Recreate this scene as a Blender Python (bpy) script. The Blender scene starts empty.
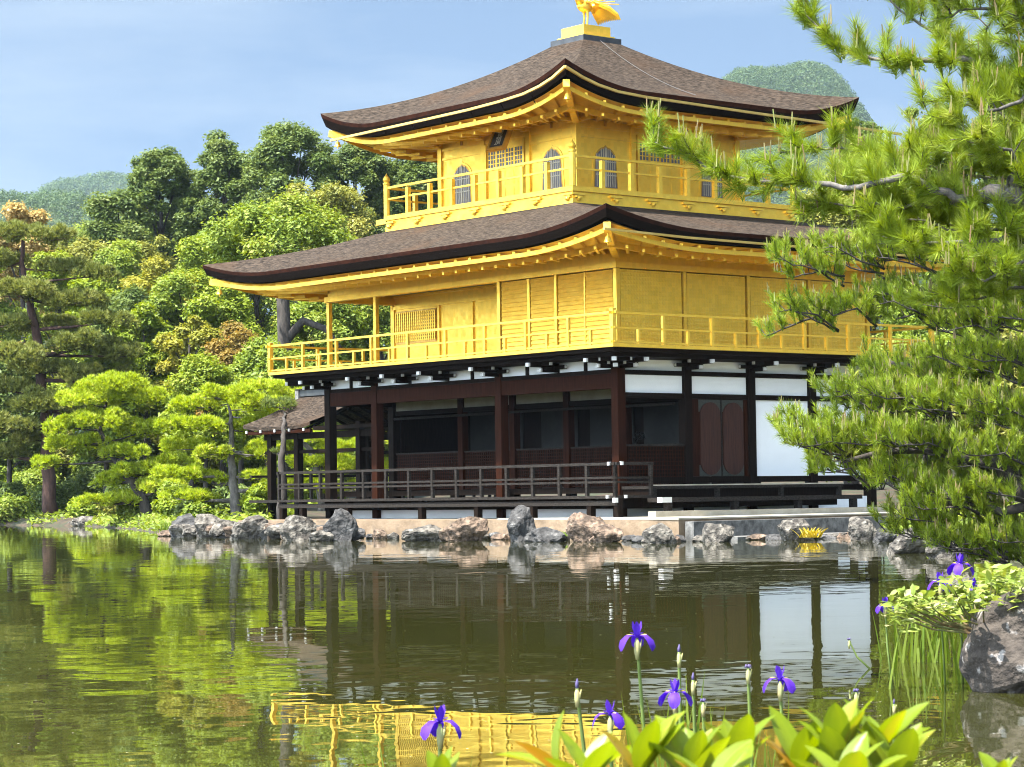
import bpy, math, random
import numpy as np
from mathutils import Matrix, Vector
R = math.radians
random.seed(7)
C = bpy.context.scene.collection
SC = bpy.context.scene

# ------------------------------------------------------------------ camera, world, sun, exposure
F_PX, PITCH, ROLL, HC = 2448.14, 0.0453, 0.0142, 1.0213
TH, X0, Y0 = 0.6837, 2.4634, 56.7751            # orientation and south-east corner of the pavilion
cam_d = bpy.data.cameras.new('camera'); cam = bpy.data.objects.new('camera', cam_d); C.objects.link(cam)
cam_d.sensor_width = 36; cam_d.lens = 36*F_PX/1024; cam_d.clip_start = 0.05; cam_d.clip_end = 5000
r_ = Vector((1, 0, 0)); u_ = Vector((0, -math.sin(PITCH), math.cos(PITCH))); f_ = Vector((0, math.cos(PITCH), math.sin(PITCH)))
rr = r_*math.cos(ROLL)-u_*math.sin(ROLL); uu = r_*math.sin(ROLL)+u_*math.cos(ROLL)
M = Matrix.Identity(4)
for i in range(3):
    M[i][0] = rr[i]; M[i][1] = uu[i]; M[i][2] = -f_[i]
M[2][3] = HC
cam.matrix_world = M
cam_d.dof.use_dof = True; cam_d.dof.focus_distance = 40; cam_d.dof.aperture_fstop = 30
SC.camera = cam

SUN_EL, SUN_DIR = 65.0, Vector((-0.76, -0.65, 0)).normalized()     # direction towards the sun on the ground
w = bpy.data.worlds.new('World'); SC.world = w; w.use_nodes = True
nt = w.node_tree; bg = nt.nodes['Background']
sky = nt.nodes.new('ShaderNodeTexSky'); sky.sky_type = 'NISHITA'; sky.sun_disc = False
sky.sun_elevation = R(SUN_EL); sky.sun_rotation = math.atan2(SUN_DIR.x, SUN_DIR.y)
sky.air_density = 1.0; sky.dust_density = 0.4; sky.ozone_density = 3.0
# thin cloud veils, part of the sky itself
tc = nt.nodes.new('ShaderNodeTexCoord'); mp = nt.nodes.new('ShaderNodeMapping'); mp.inputs['Scale'].default_value = (2.2, 2.2, 9)
mp.inputs['Rotation'].default_value = (0.1, 0.25, 0)
nz = nt.nodes.new('ShaderNodeTexNoise'); nz.inputs['Scale'].default_value = 2.4; nz.inputs['Detail'].default_value = 5; nz.inputs['Roughness'].default_value = .55
rmp = nt.nodes.new('ShaderNodeValToRGB'); rmp.color_ramp.elements[0].position = .47; rmp.color_ramp.elements[1].position = .74
rmp.color_ramp.elements[0].color = (0.05, 0.05, 0.05, 1); rmp.color_ramp.elements[1].color = (.62, .62, .62, 1)
mx = nt.nodes.new('ShaderNodeMixRGB'); mx.inputs['Color2'].default_value = (7.2, 8.2, 9.4, 1)
nt.links.new(tc.outputs['Generated'], mp.inputs['Vector']); nt.links.new(mp.outputs[0], nz.inputs['Vector'])
nt.links.new(nz.outputs['Fac'], rmp.inputs['Fac'])
# added bright cloud out of view southward fills shaded walls; north nearly clear
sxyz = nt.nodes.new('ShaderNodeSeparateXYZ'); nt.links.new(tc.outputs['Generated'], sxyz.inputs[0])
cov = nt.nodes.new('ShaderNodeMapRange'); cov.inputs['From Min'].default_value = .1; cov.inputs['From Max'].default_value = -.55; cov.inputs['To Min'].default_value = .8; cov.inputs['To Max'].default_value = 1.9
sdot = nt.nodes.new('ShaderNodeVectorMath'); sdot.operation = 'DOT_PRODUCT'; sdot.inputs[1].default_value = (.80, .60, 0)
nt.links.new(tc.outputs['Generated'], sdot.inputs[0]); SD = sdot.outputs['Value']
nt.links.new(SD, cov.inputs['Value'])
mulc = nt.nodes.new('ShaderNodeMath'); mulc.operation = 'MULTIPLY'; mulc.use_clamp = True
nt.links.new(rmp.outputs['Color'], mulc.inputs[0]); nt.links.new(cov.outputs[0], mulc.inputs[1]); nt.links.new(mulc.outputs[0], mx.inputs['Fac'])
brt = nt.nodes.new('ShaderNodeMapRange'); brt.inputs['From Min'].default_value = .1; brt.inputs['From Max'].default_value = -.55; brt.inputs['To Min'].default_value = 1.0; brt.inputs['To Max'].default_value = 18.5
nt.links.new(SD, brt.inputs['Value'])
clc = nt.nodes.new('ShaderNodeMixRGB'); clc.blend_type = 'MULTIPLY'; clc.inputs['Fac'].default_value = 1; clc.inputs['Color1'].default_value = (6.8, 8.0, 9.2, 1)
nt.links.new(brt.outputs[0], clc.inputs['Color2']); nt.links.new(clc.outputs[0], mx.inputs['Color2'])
veil = nt.nodes.new('ShaderNodeMixRGB'); veil.inputs['Color2'].default_value = (2.7, 4.25, 6.9, 1)     # thin blue summer haze high up
vf = nt.nodes.new('ShaderNodeMapRange'); vf.inputs['From Min'].default_value = -.2; vf.inputs['From Max'].default_value = .6; vf.inputs['To Min'].default_value = .2; vf.inputs['To Max'].default_value = .72
nt.links.new(sxyz.outputs['Y'], vf.inputs['Value']); nt.links.new(vf.outputs[0], veil.inputs['Fac']); nt.links.new(sky.outputs[0], veil.inputs['Color1'])
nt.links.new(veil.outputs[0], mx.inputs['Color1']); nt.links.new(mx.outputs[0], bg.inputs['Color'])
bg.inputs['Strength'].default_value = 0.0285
sun_d = bpy.data.lights.new('sun', 'SUN'); sun_d.energy = 5.0; sun_d.angle = R(0.5); sun_d.color = (1, .95, .86)
sun = bpy.data.objects.new('sun', sun_d); C.objects.link(sun)
to_sun = Vector((SUN_DIR.x*math.cos(R(SUN_EL)), SUN_DIR.y*math.cos(R(SUN_EL)), math.sin(R(SUN_EL))))
sun.rotation_euler = to_sun.to_track_quat('Z', 'Y').to_euler(); sun.location = (0, 0, 60)
SC.view_settings.view_transform = 'Standard'; SC.view_settings.look = 'None'
SC.view_settings.exposure = 1.92; SC.view_settings.gamma = 1; SC.view_settings.use_curve_mapping = False
SC.cycles.use_denoising = True; SC.cycles.max_bounces = 8; SC.cycles.diffuse_bounces = 3; SC.cycles.glossy_bounces = 6; SC.cycles.pixel_filter_type = 'BLACKMAN_HARRIS'; SC.cycles.filter_width = 1.05; SC.cycles.transparent_max_bounces = 8
SC.cycles.volume_bounces = 0; SC.cycles.caustics_reflective = False; SC.cycles.caustics_refractive = False
SC.cycles.sample_clamp_indirect = 6

# ------------------------------------------------------------------ helpers
def ray(u, v):
    xr, yr = u-512, v-383.5
    x = xr*math.cos(ROLL)-yr*math.sin(ROLL); y = xr*math.sin(ROLL)+yr*math.cos(ROLL)
    d = r_*(x/F_PX)+f_-u_*(y/F_PX)
    return d/d.y
def at(u, v, Y):                       # a world point Y metres away along the sight line of photo pixel (u, v)
    d = ray(u, v); return Vector((Y*d.x, Y, HC+Y*d.z))
sT, cT = math.sin(TH), math.cos(TH)
def ab(a, b, z=0):                     # pavilion coordinates (a west of, b north of its south-east corner) to world
    return Vector((X0-sT*a+cT*b, Y0+cT*a+sT*b, z))

class MB:
    def __init__(s): s.v = []; s.f = []
    def add(s, vs, fs):
        n = len(s.v); s.v += [tuple(v) for v in vs]; s.f += [tuple(i+n for i in f) for f in fs]; return s
    def box(s, x0, x1, y0, y1, z0, z1):
        return s.add([(x, y, z) for z in (z0, z1) for y in (y0, y1) for x in (x0, x1)],
                     [(0, 2, 3, 1), (4, 5, 7, 6), (0, 1, 5, 4), (2, 6, 7, 3), (0, 4, 6, 2), (1, 3, 7, 5)])
    def bab(s, a0, a1, b0, b1, z0, z1): return s.box(-a1, -a0, b0, b1, z0, z1)   # box in pavilion coordinates
    def tube(s, pts, rad, n=7, cap=True):
        pts = [Vector(p) for p in pts]; rads = rad if hasattr(rad, '__len__') else [rad]*len(pts)
        base = len(s.v); up = Vector((0, 0, 1)); prev = None
        for i, p in enumerate(pts):
            t = (pts[min(i+1, len(pts)-1)]-pts[max(i-1, 0)]); t = t.normalized() if t.length > 1e-9 else Vector((0, 0, 1))
            if prev is None:
                q = t.cross(up) if abs(t.z) < .95 else t.cross(Vector((1, 0, 0)))
            else: q = prev-t*prev.dot(t)
            q.normalize(); prev = q; b = t.cross(q)
            for k in range(n):
                an = 2*math.pi*k/n; s.v.append(tuple(p+(q*math.cos(an)+b*math.sin(an))*rads[i]))
        for i in range(len(pts)-1):
            for k in range(n):
                a, c = base+i*n+k, base+i*n+(k+1) % n
                s.f.append((a, c, c+n, a+n))
        if cap:
            s.f.append(tuple(base+k for k in range(n))[::-1]); s.f.append(tuple(base+(len(pts)-1)*n+k for k in range(n)))
        return s
    def bar(s, p, q, wd, ht):          # rectangular bar from p to q (width across, height up)
        p, q = Vector(p), Vector(q); t = (q-p).normalized(); sd = t.cross(Vector((0, 0, 1)))
        sd = sd.normalized() if sd.length > 1e-6 else Vector((1, 0, 0)); up = sd.cross(t)
        vs = [e+sd*(i*wd/2)+up*(j*ht/2) for e in (p, q) for i, j in ((-1, -1), (1, -1), (1, 1), (-1, 1))]
        return s.add(vs, [(0, 1, 2, 3), (7, 6, 5, 4), (0, 4, 5, 1), (1, 5, 6, 2), (2, 6, 7, 3), (3, 7, 4, 0)])
    def lathe(s, prof, c=(0, 0, 0), n=14):
        base = len(s.v)
        for r0, z in prof:
            for k in range(n):
                an = 2*math.pi*k/n; s.v.append((c[0]+r0*math.cos(an), c[1]+r0*math.sin(an), c[2]+z))
        for i in range(len(prof)-1):
            for k in range(n):
                a, d = base+i*n+k, base+i*n+(k+1) % n; s.f.append((a, d, d+n, a+n))
        s.f.append(tuple(base+k for k in range(n))[::-1]); s.f.append(tuple(base+(len(prof)-1)*n+k for k in range(n)))
        return s
    def prism(s, poly, fn0, fn1):      # polygon extruded between two mappings
        n = len(poly); vs = [fn0(*p) for p in poly]+[fn1(*p) for p in poly]
        return s.add(vs, [tuple(range(n))[::-1], tuple(range(n, 2*n))]+[(i, (i+1) % n, n+(i+1) % n, n+i) for i in range(n)])
    def grid(s, P):                    # P[i][j] points
        base = len(s.v); n = len(P); m = len(P[0])
        for row in P: s.v += [tuple(p) for p in row]
        for i in range(n-1):
            for j in range(m-1):
                a = base+i*m+j; s.f.append((a, a+1, a+m+1, a+m))
        return s
    def build(s, name, mat, parent=None, smooth=False, bevel=0):
        me = bpy.data.meshes.new(name); me.from_pydata(s.v, [], s.f); me.update()
        return link(name, me, mat, parent, smooth, bevel)
def link(name, me, mat, parent=None, smooth=False, bevel=0):
    o = bpy.data.objects.new(name, me); C.objects.link(o); me.materials.append(mat)
    if parent: o.parent = parent
    if smooth: me.polygons.foreach_set('use_smooth', [True]*len(me.polygons))
    if bevel:
        b = o.modifiers.new('bevel', 'BEVEL'); b.width = bevel; b.segments = 2; b.limit_method = 'ANGLE'
    return o
def tag(o, label, cat, group=None):
    o['label'] = label; o['category'] = cat
    if group: o['group'] = group
    return o
def empty(name, loc=(0, 0, 0), rz=0):
    o = bpy.data.objects.new(name, None); C.objects.link(o); o.location = loc; o.rotation_euler = (0, 0, rz); o.empty_display_size = .2
    return o
def np_mesh(name, V, nper, tint=None):
    """V (N, nper, 3): N separate faces of nper corners"""
    N = len(V); me = bpy.data.meshes.new(name)
    me.vertices.add(N*nper); me.vertices.foreach_set('co', np.ascontiguousarray(V, dtype=np.float32).ravel())
    me.loops.add(N*nper); me.loops.foreach_set('vertex_index', np.arange(N*nper, dtype=np.int32))
    me.polygons.add(N); me.polygons.foreach_set('loop_start', np.arange(0, N*nper, nper, dtype=np.int32))
    me.polygons.foreach_set('loop_total', np.full(N, nper, dtype=np.int32))
    if tint is not None:
        at_ = me.attributes.new('tint', 'FLOAT', 'FACE'); at_.data.foreach_set('value', np.asarray(tint, dtype=np.float32))
    me.update(calc_edges=True)
    return me

# ------------------------------------------------------------------ materials
def newmat(name):
    m = bpy.data.materials.new(name); m.use_nodes = True
    return m, m.node_tree, m.node_tree.nodes['Principled BSDF']
def mat(name, c1, c2=None, rough=.7, metal=0., scale=4., stretch=(1, 1, 1), bump=0., bscale=None, detail=5., contrast=(.35, .65), spec=None, c3=None, c3pos=(.6, .75), c3scale=1.5, bdist=.03):
    m, t, b = newmat(name); N, L = t.nodes, t.links
    b.inputs['Base Color'].default_value = (*c1, 1); b.inputs['Roughness'].default_value = rough; b.inputs['Metallic'].default_value = metal
    if spec is not None: b.inputs['Specular IOR Level'].default_value = spec
    if c2 or bump:
        tc = N.new('ShaderNodeTexCoord'); mp = N.new('ShaderNodeMapping'); mp.inputs['Scale'].default_value = stretch
        L.new(tc.outputs['Object'], mp.inputs['Vector'])
    if c2:
        n = N.new('ShaderNodeTexNoise'); n.inputs['Scale'].default_value = scale; n.inputs['Detail'].default_value = detail; n.inputs['Roughness'].default_value = .62
        L.new(mp.outputs[0], n.inputs['Vector'])
        r = N.new('ShaderNodeValToRGB'); r.color_ramp.elements[0].position = contrast[0]; r.color_ramp.elements[1].position = contrast[1]
        r.color_ramp.elements[0].color = (*c1, 1); r.color_ramp.elements[1].color = (*c2, 1)
        L.new(n.outputs['Fac'], r.inputs['Fac']); out = r.outputs['Color']
        if c3:
            n3 = N.new('ShaderNodeTexNoise'); n3.inputs['Scale'].default_value = c3scale; n3.inputs['Detail'].default_value = 6
            L.new(tc.outputs['Object'], n3.inputs['Vector'])
            r3 = N.new('ShaderNodeValToRGB'); r3.color_ramp.elements[0].position = c3pos[0]; r3.color_ramp.elements[1].position = c3pos[1]
            L.new(n3.outputs['Fac'], r3.inputs['Fac'])
            m3 = N.new('ShaderNodeMixRGB'); m3.inputs['Color2'].default_value = (*c3, 1)
            L.new(r3.outputs['Color'], m3.inputs['Fac']); L.new(out, m3.inputs['Color1']); out = m3.outputs['Color']
        L.new(out, b.inputs['Base Color'])
    if bump:
        n2 = N.new('ShaderNodeTexNoise'); n2.inputs['Scale'].default_value = bscale or scale*2; n2.inputs['Detail'].default_value = 6
        L.new(mp.outputs[0], n2.inputs['Vector'])
        bp = N.new('ShaderNodeBump'); bp.inputs['Strength'].default_value = bump; bp.inputs['Distance'].default_value = bdist
        L.new(n2.outputs['Fac'], bp.inputs['Height']); L.new(bp.outputs[0], b.inputs['Normal'])
    return m
def leafmat(name, c1, c2, c3=None, trans=.35, rough=.55, spec=.25):
    """foliage: per-leaf tint picks between two or three natural leaf colours, light passes through"""
    m, t, b = newmat(name); N, L = t.nodes, t.links
    a = N.new('ShaderNodeAttribute'); a.attribute_name = 'tint'
    r = N.new('ShaderNodeValToRGB'); e = r.color_ramp.elements
    e[0].color = (*c1, 1); e[1].color = (*c2, 1); e[1].position = .8 if c3 else 1
    if c3: q = e.new(1.0); q.color = (*c3, 1)
    L.new(a.outputs['Fac'], r.inputs['Fac']); L.new(r.outputs['Color'], b.inputs['Base Color'])
    b.inputs['Roughness'].default_value = rough; b.inputs['Specular IOR Level'].default_value = spec
    tr = N.new('ShaderNodeBsdfTranslucent'); mxs = N.new('ShaderNodeMixShader'); mxs.inputs[0].default_value = trans
    hs = N.new('ShaderNodeHueSaturation'); hs.inputs['Hue'].default_value = .485; hs.inputs['Value'].default_value = 1.5; hs.inputs['Saturation'].default_value = 1.1
    L.new(r.outputs['Color'], hs.inputs['Color']); L.new(hs.outputs[0], tr.inputs['Color'])
    o = N['Material Output']
    L.new(b.outputs[0], mxs.inputs[1]); L.new(tr.outputs[0], mxs.inputs[2]); L.new(mxs.outputs[0], o.inputs['Surface'])
    return m
def goldmat(name, kind, base=(1.0, .645, .085), base2=(.96, .58, .06), metal=.6, rough=.40):
    m, t, b = newmat(name); N, L = t.nodes, t.links
    tc = N.new('ShaderNodeTexCoord')
    n = N.new('ShaderNodeTexNoise'); n.inputs['Scale'].default_value = 3.0; n.inputs['Detail'].default_value = 8; n.inputs['Roughness'].default_value = .7
    L.new(tc.outputs['Object'], n.inputs['Vector'])
    r = N.new('ShaderNodeValToRGB'); r.color_ramp.elements[0].position = .35; r.color_ramp.elements[1].position = .65
    r.color_ramp.elements[0].color = (*base2, 1); r.color_ramp.elements[1].color = (*base, 1)
    L.new(n.outputs['Fac'], r.inputs['Fac'])
    # squares of gold leaf, each a touch different in tone and sheen
    ad0 = N.new('ShaderNodeVectorMath'); ad0.operation = 'ADD'; ad0.inputs[1].default_value = (.0137, .0213, .0171); L.new(tc.outputs['Object'], ad0.inputs[0])
    sn = N.new('ShaderNodeVectorMath'); sn.operation = 'SNAP'; sn.inputs[1].default_value = (.109, .109, .109); L.new(ad0.outputs[0], sn.inputs[0])
    wn = N.new('ShaderNodeTexWhiteNoise'); L.new(sn.outputs[0], wn.inputs['Vector'])
    vr = N.new('ShaderNodeMapRange'); vr.inputs['To Min'].default_value = .93; vr.inputs['To Max'].default_value = 1.04; L.new(wn.outputs['Value'], vr.inputs['Value'])
    hv = N.new('ShaderNodeHueSaturation'); L.new(vr.outputs[0], hv.inputs['Value']); L.new(r.outputs['Color'], hv.inputs['Color']); L.new(hv.outputs[0], b.inputs['Base Color'])
    rv = N.new('ShaderNodeMapRange'); rv.inputs['To Min'].default_value = rough-.1; rv.inputs['To Max'].default_value = rough+.12; L.new(wn.outputs['Color'], rv.inputs['Value']); L.new(rv.outputs[0], b.inputs['Roughness'])
    b.inputs['Metallic'].default_value = metal; b.inputs['Specular IOR Level'].default_value = .3
    bp = N.new('ShaderNodeBump'); bp.inputs['Distance'].default_value = .02; bp.inputs['Strength'].default_value = .25
    h = n.outputs['Fac']
    sp = N.new('ShaderNodeSeparateXYZ'); L.new(tc.outputs['Object'], sp.inputs[0])
    def tri(out, per):
        a = N.new('ShaderNodeMath'); a.operation = 'PINGPONG'; a.inputs[1].default_value = per; L.new(out, a.inputs[0]); return a.outputs[0]
    if kind == 'clap':                 # thin horizontal slats of the raised shutters
        h = N.new('ShaderNodeMath'); h.operation = 'FRACT'
        d = N.new('ShaderNodeMath'); d.operation = 'DIVIDE'; d.inputs[1].default_value = .115; L.new(sp.outputs['Z'], d.inputs[0]); L.new(d.outputs[0], h.inputs[0])
        h = h.outputs[0]; bp.inputs['Strength'].default_value = .9; bp.inputs['Distance'].default_value = .03
    if kind == 'weave':                # fine lattice
        y = tri(sp.outputs['Y'], .045); z = tri(sp.outputs['Z'], .045)
        mxx = N.new('ShaderNodeMath'); mxx.operation = 'MAXIMUM'; L.new(y, mxx.inputs[0]); L.new(z, mxx.inputs[1]); h = mxx.outputs[0]
        bp.inputs['Strength'].default_value = .8; bp.inputs['Distance'].default_value = .3
    L.new(h, bp.inputs['Height']); L.new(bp.outputs[0], b.inputs['Normal'])
    return m

GOLD = goldmat('gold_leaf', 'plain'); GOLDC = goldmat('gold_slats', 'clap'); GOLDW = goldmat('gold_lattice', 'weave', (1.0, .67, .09), (.92, .60, .065))
GOLDM = goldmat('gold_copper_trough', 'plain', (.66, .46, .14), (.55, .36, .09), .5)
GOLDD = goldmat('gold_leaf_deep', 'plain', (.62, .35, .06), (.5, .27, .05))  # deeper gold tone for window reveals, lattice backing, struts and board frame
SHINGLE = mat('cypress_bark_shingles', (.011, .0078, .0055), (.070, .052, .039), spec=.12, rough=.95, scale=6.5, stretch=(1, 1, 7), bump=1., bscale=12, contrast=(.40, .62), c3=(.055, .032, .019), c3pos=(.52, .8), c3scale=.6)
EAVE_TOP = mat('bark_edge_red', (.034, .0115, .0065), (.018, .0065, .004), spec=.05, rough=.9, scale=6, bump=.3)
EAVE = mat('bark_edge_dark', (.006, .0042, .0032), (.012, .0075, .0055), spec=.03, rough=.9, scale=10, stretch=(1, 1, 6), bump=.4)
DARKW = mat('dark_wood', (.0055, .0036, .0026), (.012, .0075, .0052), rough=.65, scale=5, stretch=(4, 4, .6), bump=.2, spec=.03)
REDW = mat('red_brown_wood', (.015, .0048, .0022), (.030, .0095, .0045), rough=.65, scale=4, stretch=(6, 6, .5), bump=.2, spec=.03)
GREYW = mat('weathered_wood', (.010, .0085, .0072), (.031, .026, .022), spec=.1, rough=.8, scale=5, stretch=(3, 3, 8), bump=.4)
DOORW = mat('door_wood', (.022, .0075, .005), (.05, .018, .011), rough=.55, scale=4, stretch=(7, 7, .5), bump=.25, spec=.25)
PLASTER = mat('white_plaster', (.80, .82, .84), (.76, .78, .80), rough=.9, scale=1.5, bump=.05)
PLASTERD = mat('plaster_in_shade', (.34, .33, .28), (.26, .25, .21), rough=.9, scale=2)  # white plaster darkened to the shaded tone of the inner strip
WHITE = mat('white_metal_cap', (.5, .5, .49), rough=.4)
PAPER = mat('window_paper', (.52, .46, .36), (.46, .40, .30), rough=.8, scale=3)
BLACK = mat('silhouette_black', (.01, .01, .01), rough=.35)  # interior gloom put into the colour of figure, vase and flowers
SCREEN = mat('dimmed_inner_screen', (.018, .018, .0155), (.010, .010, .0085), contrast=(.45, .55), rough=.85, scale=1.2)  # screens' own pale tone replaced by the darkness of the room
LEAD = mat('dark_grey_sheet', (.03, .032, .036), (.06, .064, .07), rough=.5, scale=3, metal=.3)
BRONZE = mat('green_bronze', (.03, .036, .031), (.05, .055, .046), rough=.6, metal=.4, scale=20)
ROCK = mat('rock_grey', (.028, .024, .020), (.135, .120, .10), rough=.95, scale=4.5, bump=1., bscale=8, bdist=.12, contrast=(.40, .60), c3=(.20, .182, .155), c3pos=(.56, .68), c3scale=7)
ROCK_T = mat('rock_tan', (.045, .03, .02), (.19, .13, .09), rough=.95, scale=4.5, bump=1., bscale=8, bdist=.12, contrast=(.40, .60), c3=(.21, .165, .125), c3pos=(.58, .68), c3scale=5)
ROCK_D = mat('rock_dark', (.016, .015, .015), (.075, .072, .07), bdist=.12, rough=.95, scale=5, bump=1., bscale=7, c3=(.18, .17, .16), c3pos=(.6, .72), c3scale=6)
ROCK_N = mat('rock_near', (.019, .0145, .012), (.065, .052, .042), bdist=.03, rough=.95, scale=9, bump=1., bscale=24, c3=(.26, .235, .22), c3pos=(.60, .68), c3scale=13)
TANWALL = mat('tan_stone', (.15, .10, .058), (.24, .17, .108), rough=.9, scale=2.2, bump=.8, bscale=9, c3=(.13, .095, .065), c3pos=(.52, .7), c3scale=2.6)
PAVE = mat('pale_paving', (.28, .25, .19), (.37, .335, .27), rough=.9, scale=2.5, bump=.2)
GREYST = mat('grey_kerb_stone', (.05, .048, .045), (.17, .165, .155), rough=.9, scale=5, bump=.6, bscale=14)
BARK = mat('bark_dark', (.018, .0145, .0125), (.062, .051, .043), rough=.95, scale=6, stretch=(1, 1, .4), bump=.9, bscale=16)
BARKG = mat('bark_grey', (.05, .044, .04), (.17, .152, .138), rough=.95, scale=7, stretch=(1, 1, .5), bump=.9, bscale=18)
BARKR = mat('bark_red', (.03, .014, .011), (.075, .038, .028), rough=.95, scale=5, stretch=(1, 1, .4), bump=.8, bscale=14)

# ------------------------------------------------------------------ terrain and water
def poly_sd(P, X, Y):                 # signed distance to a polygon, positive inside
    d = np.full(X.shape, 1e9); ins = np.zeros(X.shape, bool); n = len(P)
    for i in range(n):
        x0, y0 = P[i]; x1, y1 = P[(i+1) % n]; ex, ey = x1-x0, y1-y0
        t = np.clip(((X-x0)*ex+(Y-y0)*ey)/(ex*ex+ey*ey), 0, 1)
        d = np.minimum(d, np.hypot(X-x0-t*ex, Y-y0-t*ey))
        with np.errstate(divide='ignore', invalid='ignore'):
            cr = ((y0 > Y) != (y1 > Y)) & (X < ex*(Y-y0)/(ey if ey else 1e-12)+x0)
        ins ^= cr
    return np.where(ins, d, -d)
def xy(a, b): q = ab(a, b); return (q.x, q.y)
LAND = [(-900, 118), (-60, 113), (-40, 110), (-22.7, 107.5), (-17.5, 99), (-13.5, 86), (-11.2, 76), (-9.4, 71.2), xy(13.4, -1.6), xy(12.6, -1.4), xy(-3.6, -1.2), xy(-2.2, 7.2), (7.6, 51.2), (8.0, 46.5), (6.9, 42), (6.6, 37), (7.4, 31), (8.8, 26), (13, 23), (30, 22), (900, 22), (900, 900), (-900, 900)]
ISLET = [(2.55, 12.5), (2.62, 13.3), (3.4, 14.2), (9, 15.5), (60, 15.5), (60, 11.0), (5, 11.4), (2.9, 12.1)]
NEAR = [(-60, -60), (60, -60), (60, 4.6), (4, 4.7), (1, 4.5), (-2, 4.9), (-60, 4.6)]
def hnoise(X, Y):
    return (np.sin(X*.31+1.3)*np.cos(Y*.27)+np.sin(X*.83+Y*.6)*.5+np.sin(X*1.7-Y*1.3+2)*.25)
def ground_z(X, Y):
    X = np.asarray(X, float); Y = np.asarray(Y, float)
    s1 = poly_sd(LAND, X, Y); s2 = poly_sd(ISLET, X, Y); s3 = poly_sd(NEAR, X, Y)
    d = np.maximum(s1-0., 0)
    da = (-sT*(X-X0)+cT*(Y-Y0)); db = (cT*(X-X0)+sT*(Y-Y0))
    near_pav = np.exp(-(np.maximum(np.maximum(-4-da, da-17), 0)**2+np.maximum(np.maximum(-4-db, db-12), 0)**2)/60)
    h1 = np.where(s1 > 0, .55*(1-np.exp(-d/1.2))+.018*np.minimum(d, 40)*(1-near_pav)+.04*np.clip(d-30, 0, 60)*(1-near_pav)*(Y > 90), .5*np.clip(s1, -1.2, 0))
    h1 = np.where(s1 > 0, h1*(1-near_pav)+near_pav*np.minimum(h1, .38), h1)
    h1 = h1+np.where(s1 > 1.5, hnoise(X, Y)*.12*(1-near_pav), 0)
    h2 = np.where(s2 > 0, .30*(1-np.exp(-np.maximum(s2, 0)/.25)), .5*np.clip(s2, -1.2, 0))
    h3 = np.where(s3 > 0, .25*(1-np.exp(-np.maximum(s3, 0)/.4)), .5*np.clip(s3, -1.2, 0))
    return np.maximum(np.maximum(h1, h2), h3)
def gz(x, y): return float(ground_z(np.array([x]), np.array([y]))[0])
def axis(dense, lo, hi, n_out):
    a = np.concatenate([-np.geomspace(1, -lo+dense[0]+1, n_out)[::-1]+dense[0]+1, np.arange(dense[0]+dense[2], dense[1], dense[2]), np.geomspace(1, hi-dense[1]+1, n_out)+dense[1]-1])
    return np.unique(np.round(a, 3))
gx = axis((-36, 26, .45), -1500, 1500, 26); gy = axis((0, 125, .5), -120, 2500, 30)
GX, GY = np.meshgrid(gx, gy)
GZ = ground_z(GX, GY)
nx, ny = len(gx), len(gy)
me = bpy.data.meshes.new('ground')
V = np.stack([GX, GY, GZ], -1).reshape(-1, 3); idx = np.arange(nx*ny).reshape(ny, nx)
Fq = np.stack([idx[:-1, :-1], idx[:-1, 1:], idx[1:, 1:], idx[1:, :-1]], -1).reshape(-1, 4)
me.from_pydata(V.tolist(), [], Fq.tolist()); me.update()
EARTH = mat('garden_earth', (.016, .012, .007), (.062, .040, .022), rough=.95, scale=2.2, bump=.8, bscale=9, c3=(.022, .030, .010), c3pos=(.46, .6), c3scale=1.4)
g = link('ground', me, EARTH, smooth=True); g['kind'] = 'structure'

mW, tW, bW = newmat('pond_water'); N, L = tW.nodes, tW.links
bW.inputs['Base Color'].default_value = (.027, .028, .006, 1); bW.inputs['Roughness'].default_value = .015; bW.inputs['IOR'].default_value = 1.333
tc = N.new('ShaderNodeTexCoord')
def wnoise(scale, det, rough=.5, st=(1, 1, 1)):
    mp = N.new('ShaderNodeMapping'); mp.inputs['Scale'].default_value = st; L.new(tc.outputs['Object'], mp.inputs[0])
    n = N.new('ShaderNodeTexNoise'); n.inputs['Scale'].default_value = scale; n.inputs['Detail'].default_value = det; n.inputs['Roughness'].default_value = rough
    L.new(mp.outputs[0], n.inputs['Vector']); return n.outputs['Fac']
n1 = wnoise(2.2, 2, .5, (1, .8, 1)); n2 = wnoise(.55, 1.5); n3 = wnoise(.06, 2, .5, (.5, 2, 1))
mr = N.new('ShaderNodeMapRange'); mr.inputs['From Min'].default_value = .38; mr.inputs['From Max'].default_value = .68; mr.inputs['To Min'].default_value = .35; mr.inputs['To Max'].default_value = 1.3
L.new(n3, mr.inputs['Value'])
ad = N.new('ShaderNodeMath'); ad.operation = 'MULTIPLY_ADD'; ad.inputs[1].default_value = 2.5; L.new(n2, ad.inputs[0]); L.new(n1, ad.inputs[2])
bp = N.new('ShaderNodeBump'); bp.inputs['Distance'].default_value = .003; L.new(ad.outputs[0], bp.inputs['Height']); L.new(mr.outputs[0], bp.inputs['Strength'])
L.new(bp.outputs[0], bW.inputs['Normal'])
wat = MB().grid([[(-300, -70, 0), (300, -70, 0)], [(-300, 125, 0), (300, 125, 0)]]).build('water', mW); wat['kind'] = 'structure'
for p in wat.data.polygons: pass

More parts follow.
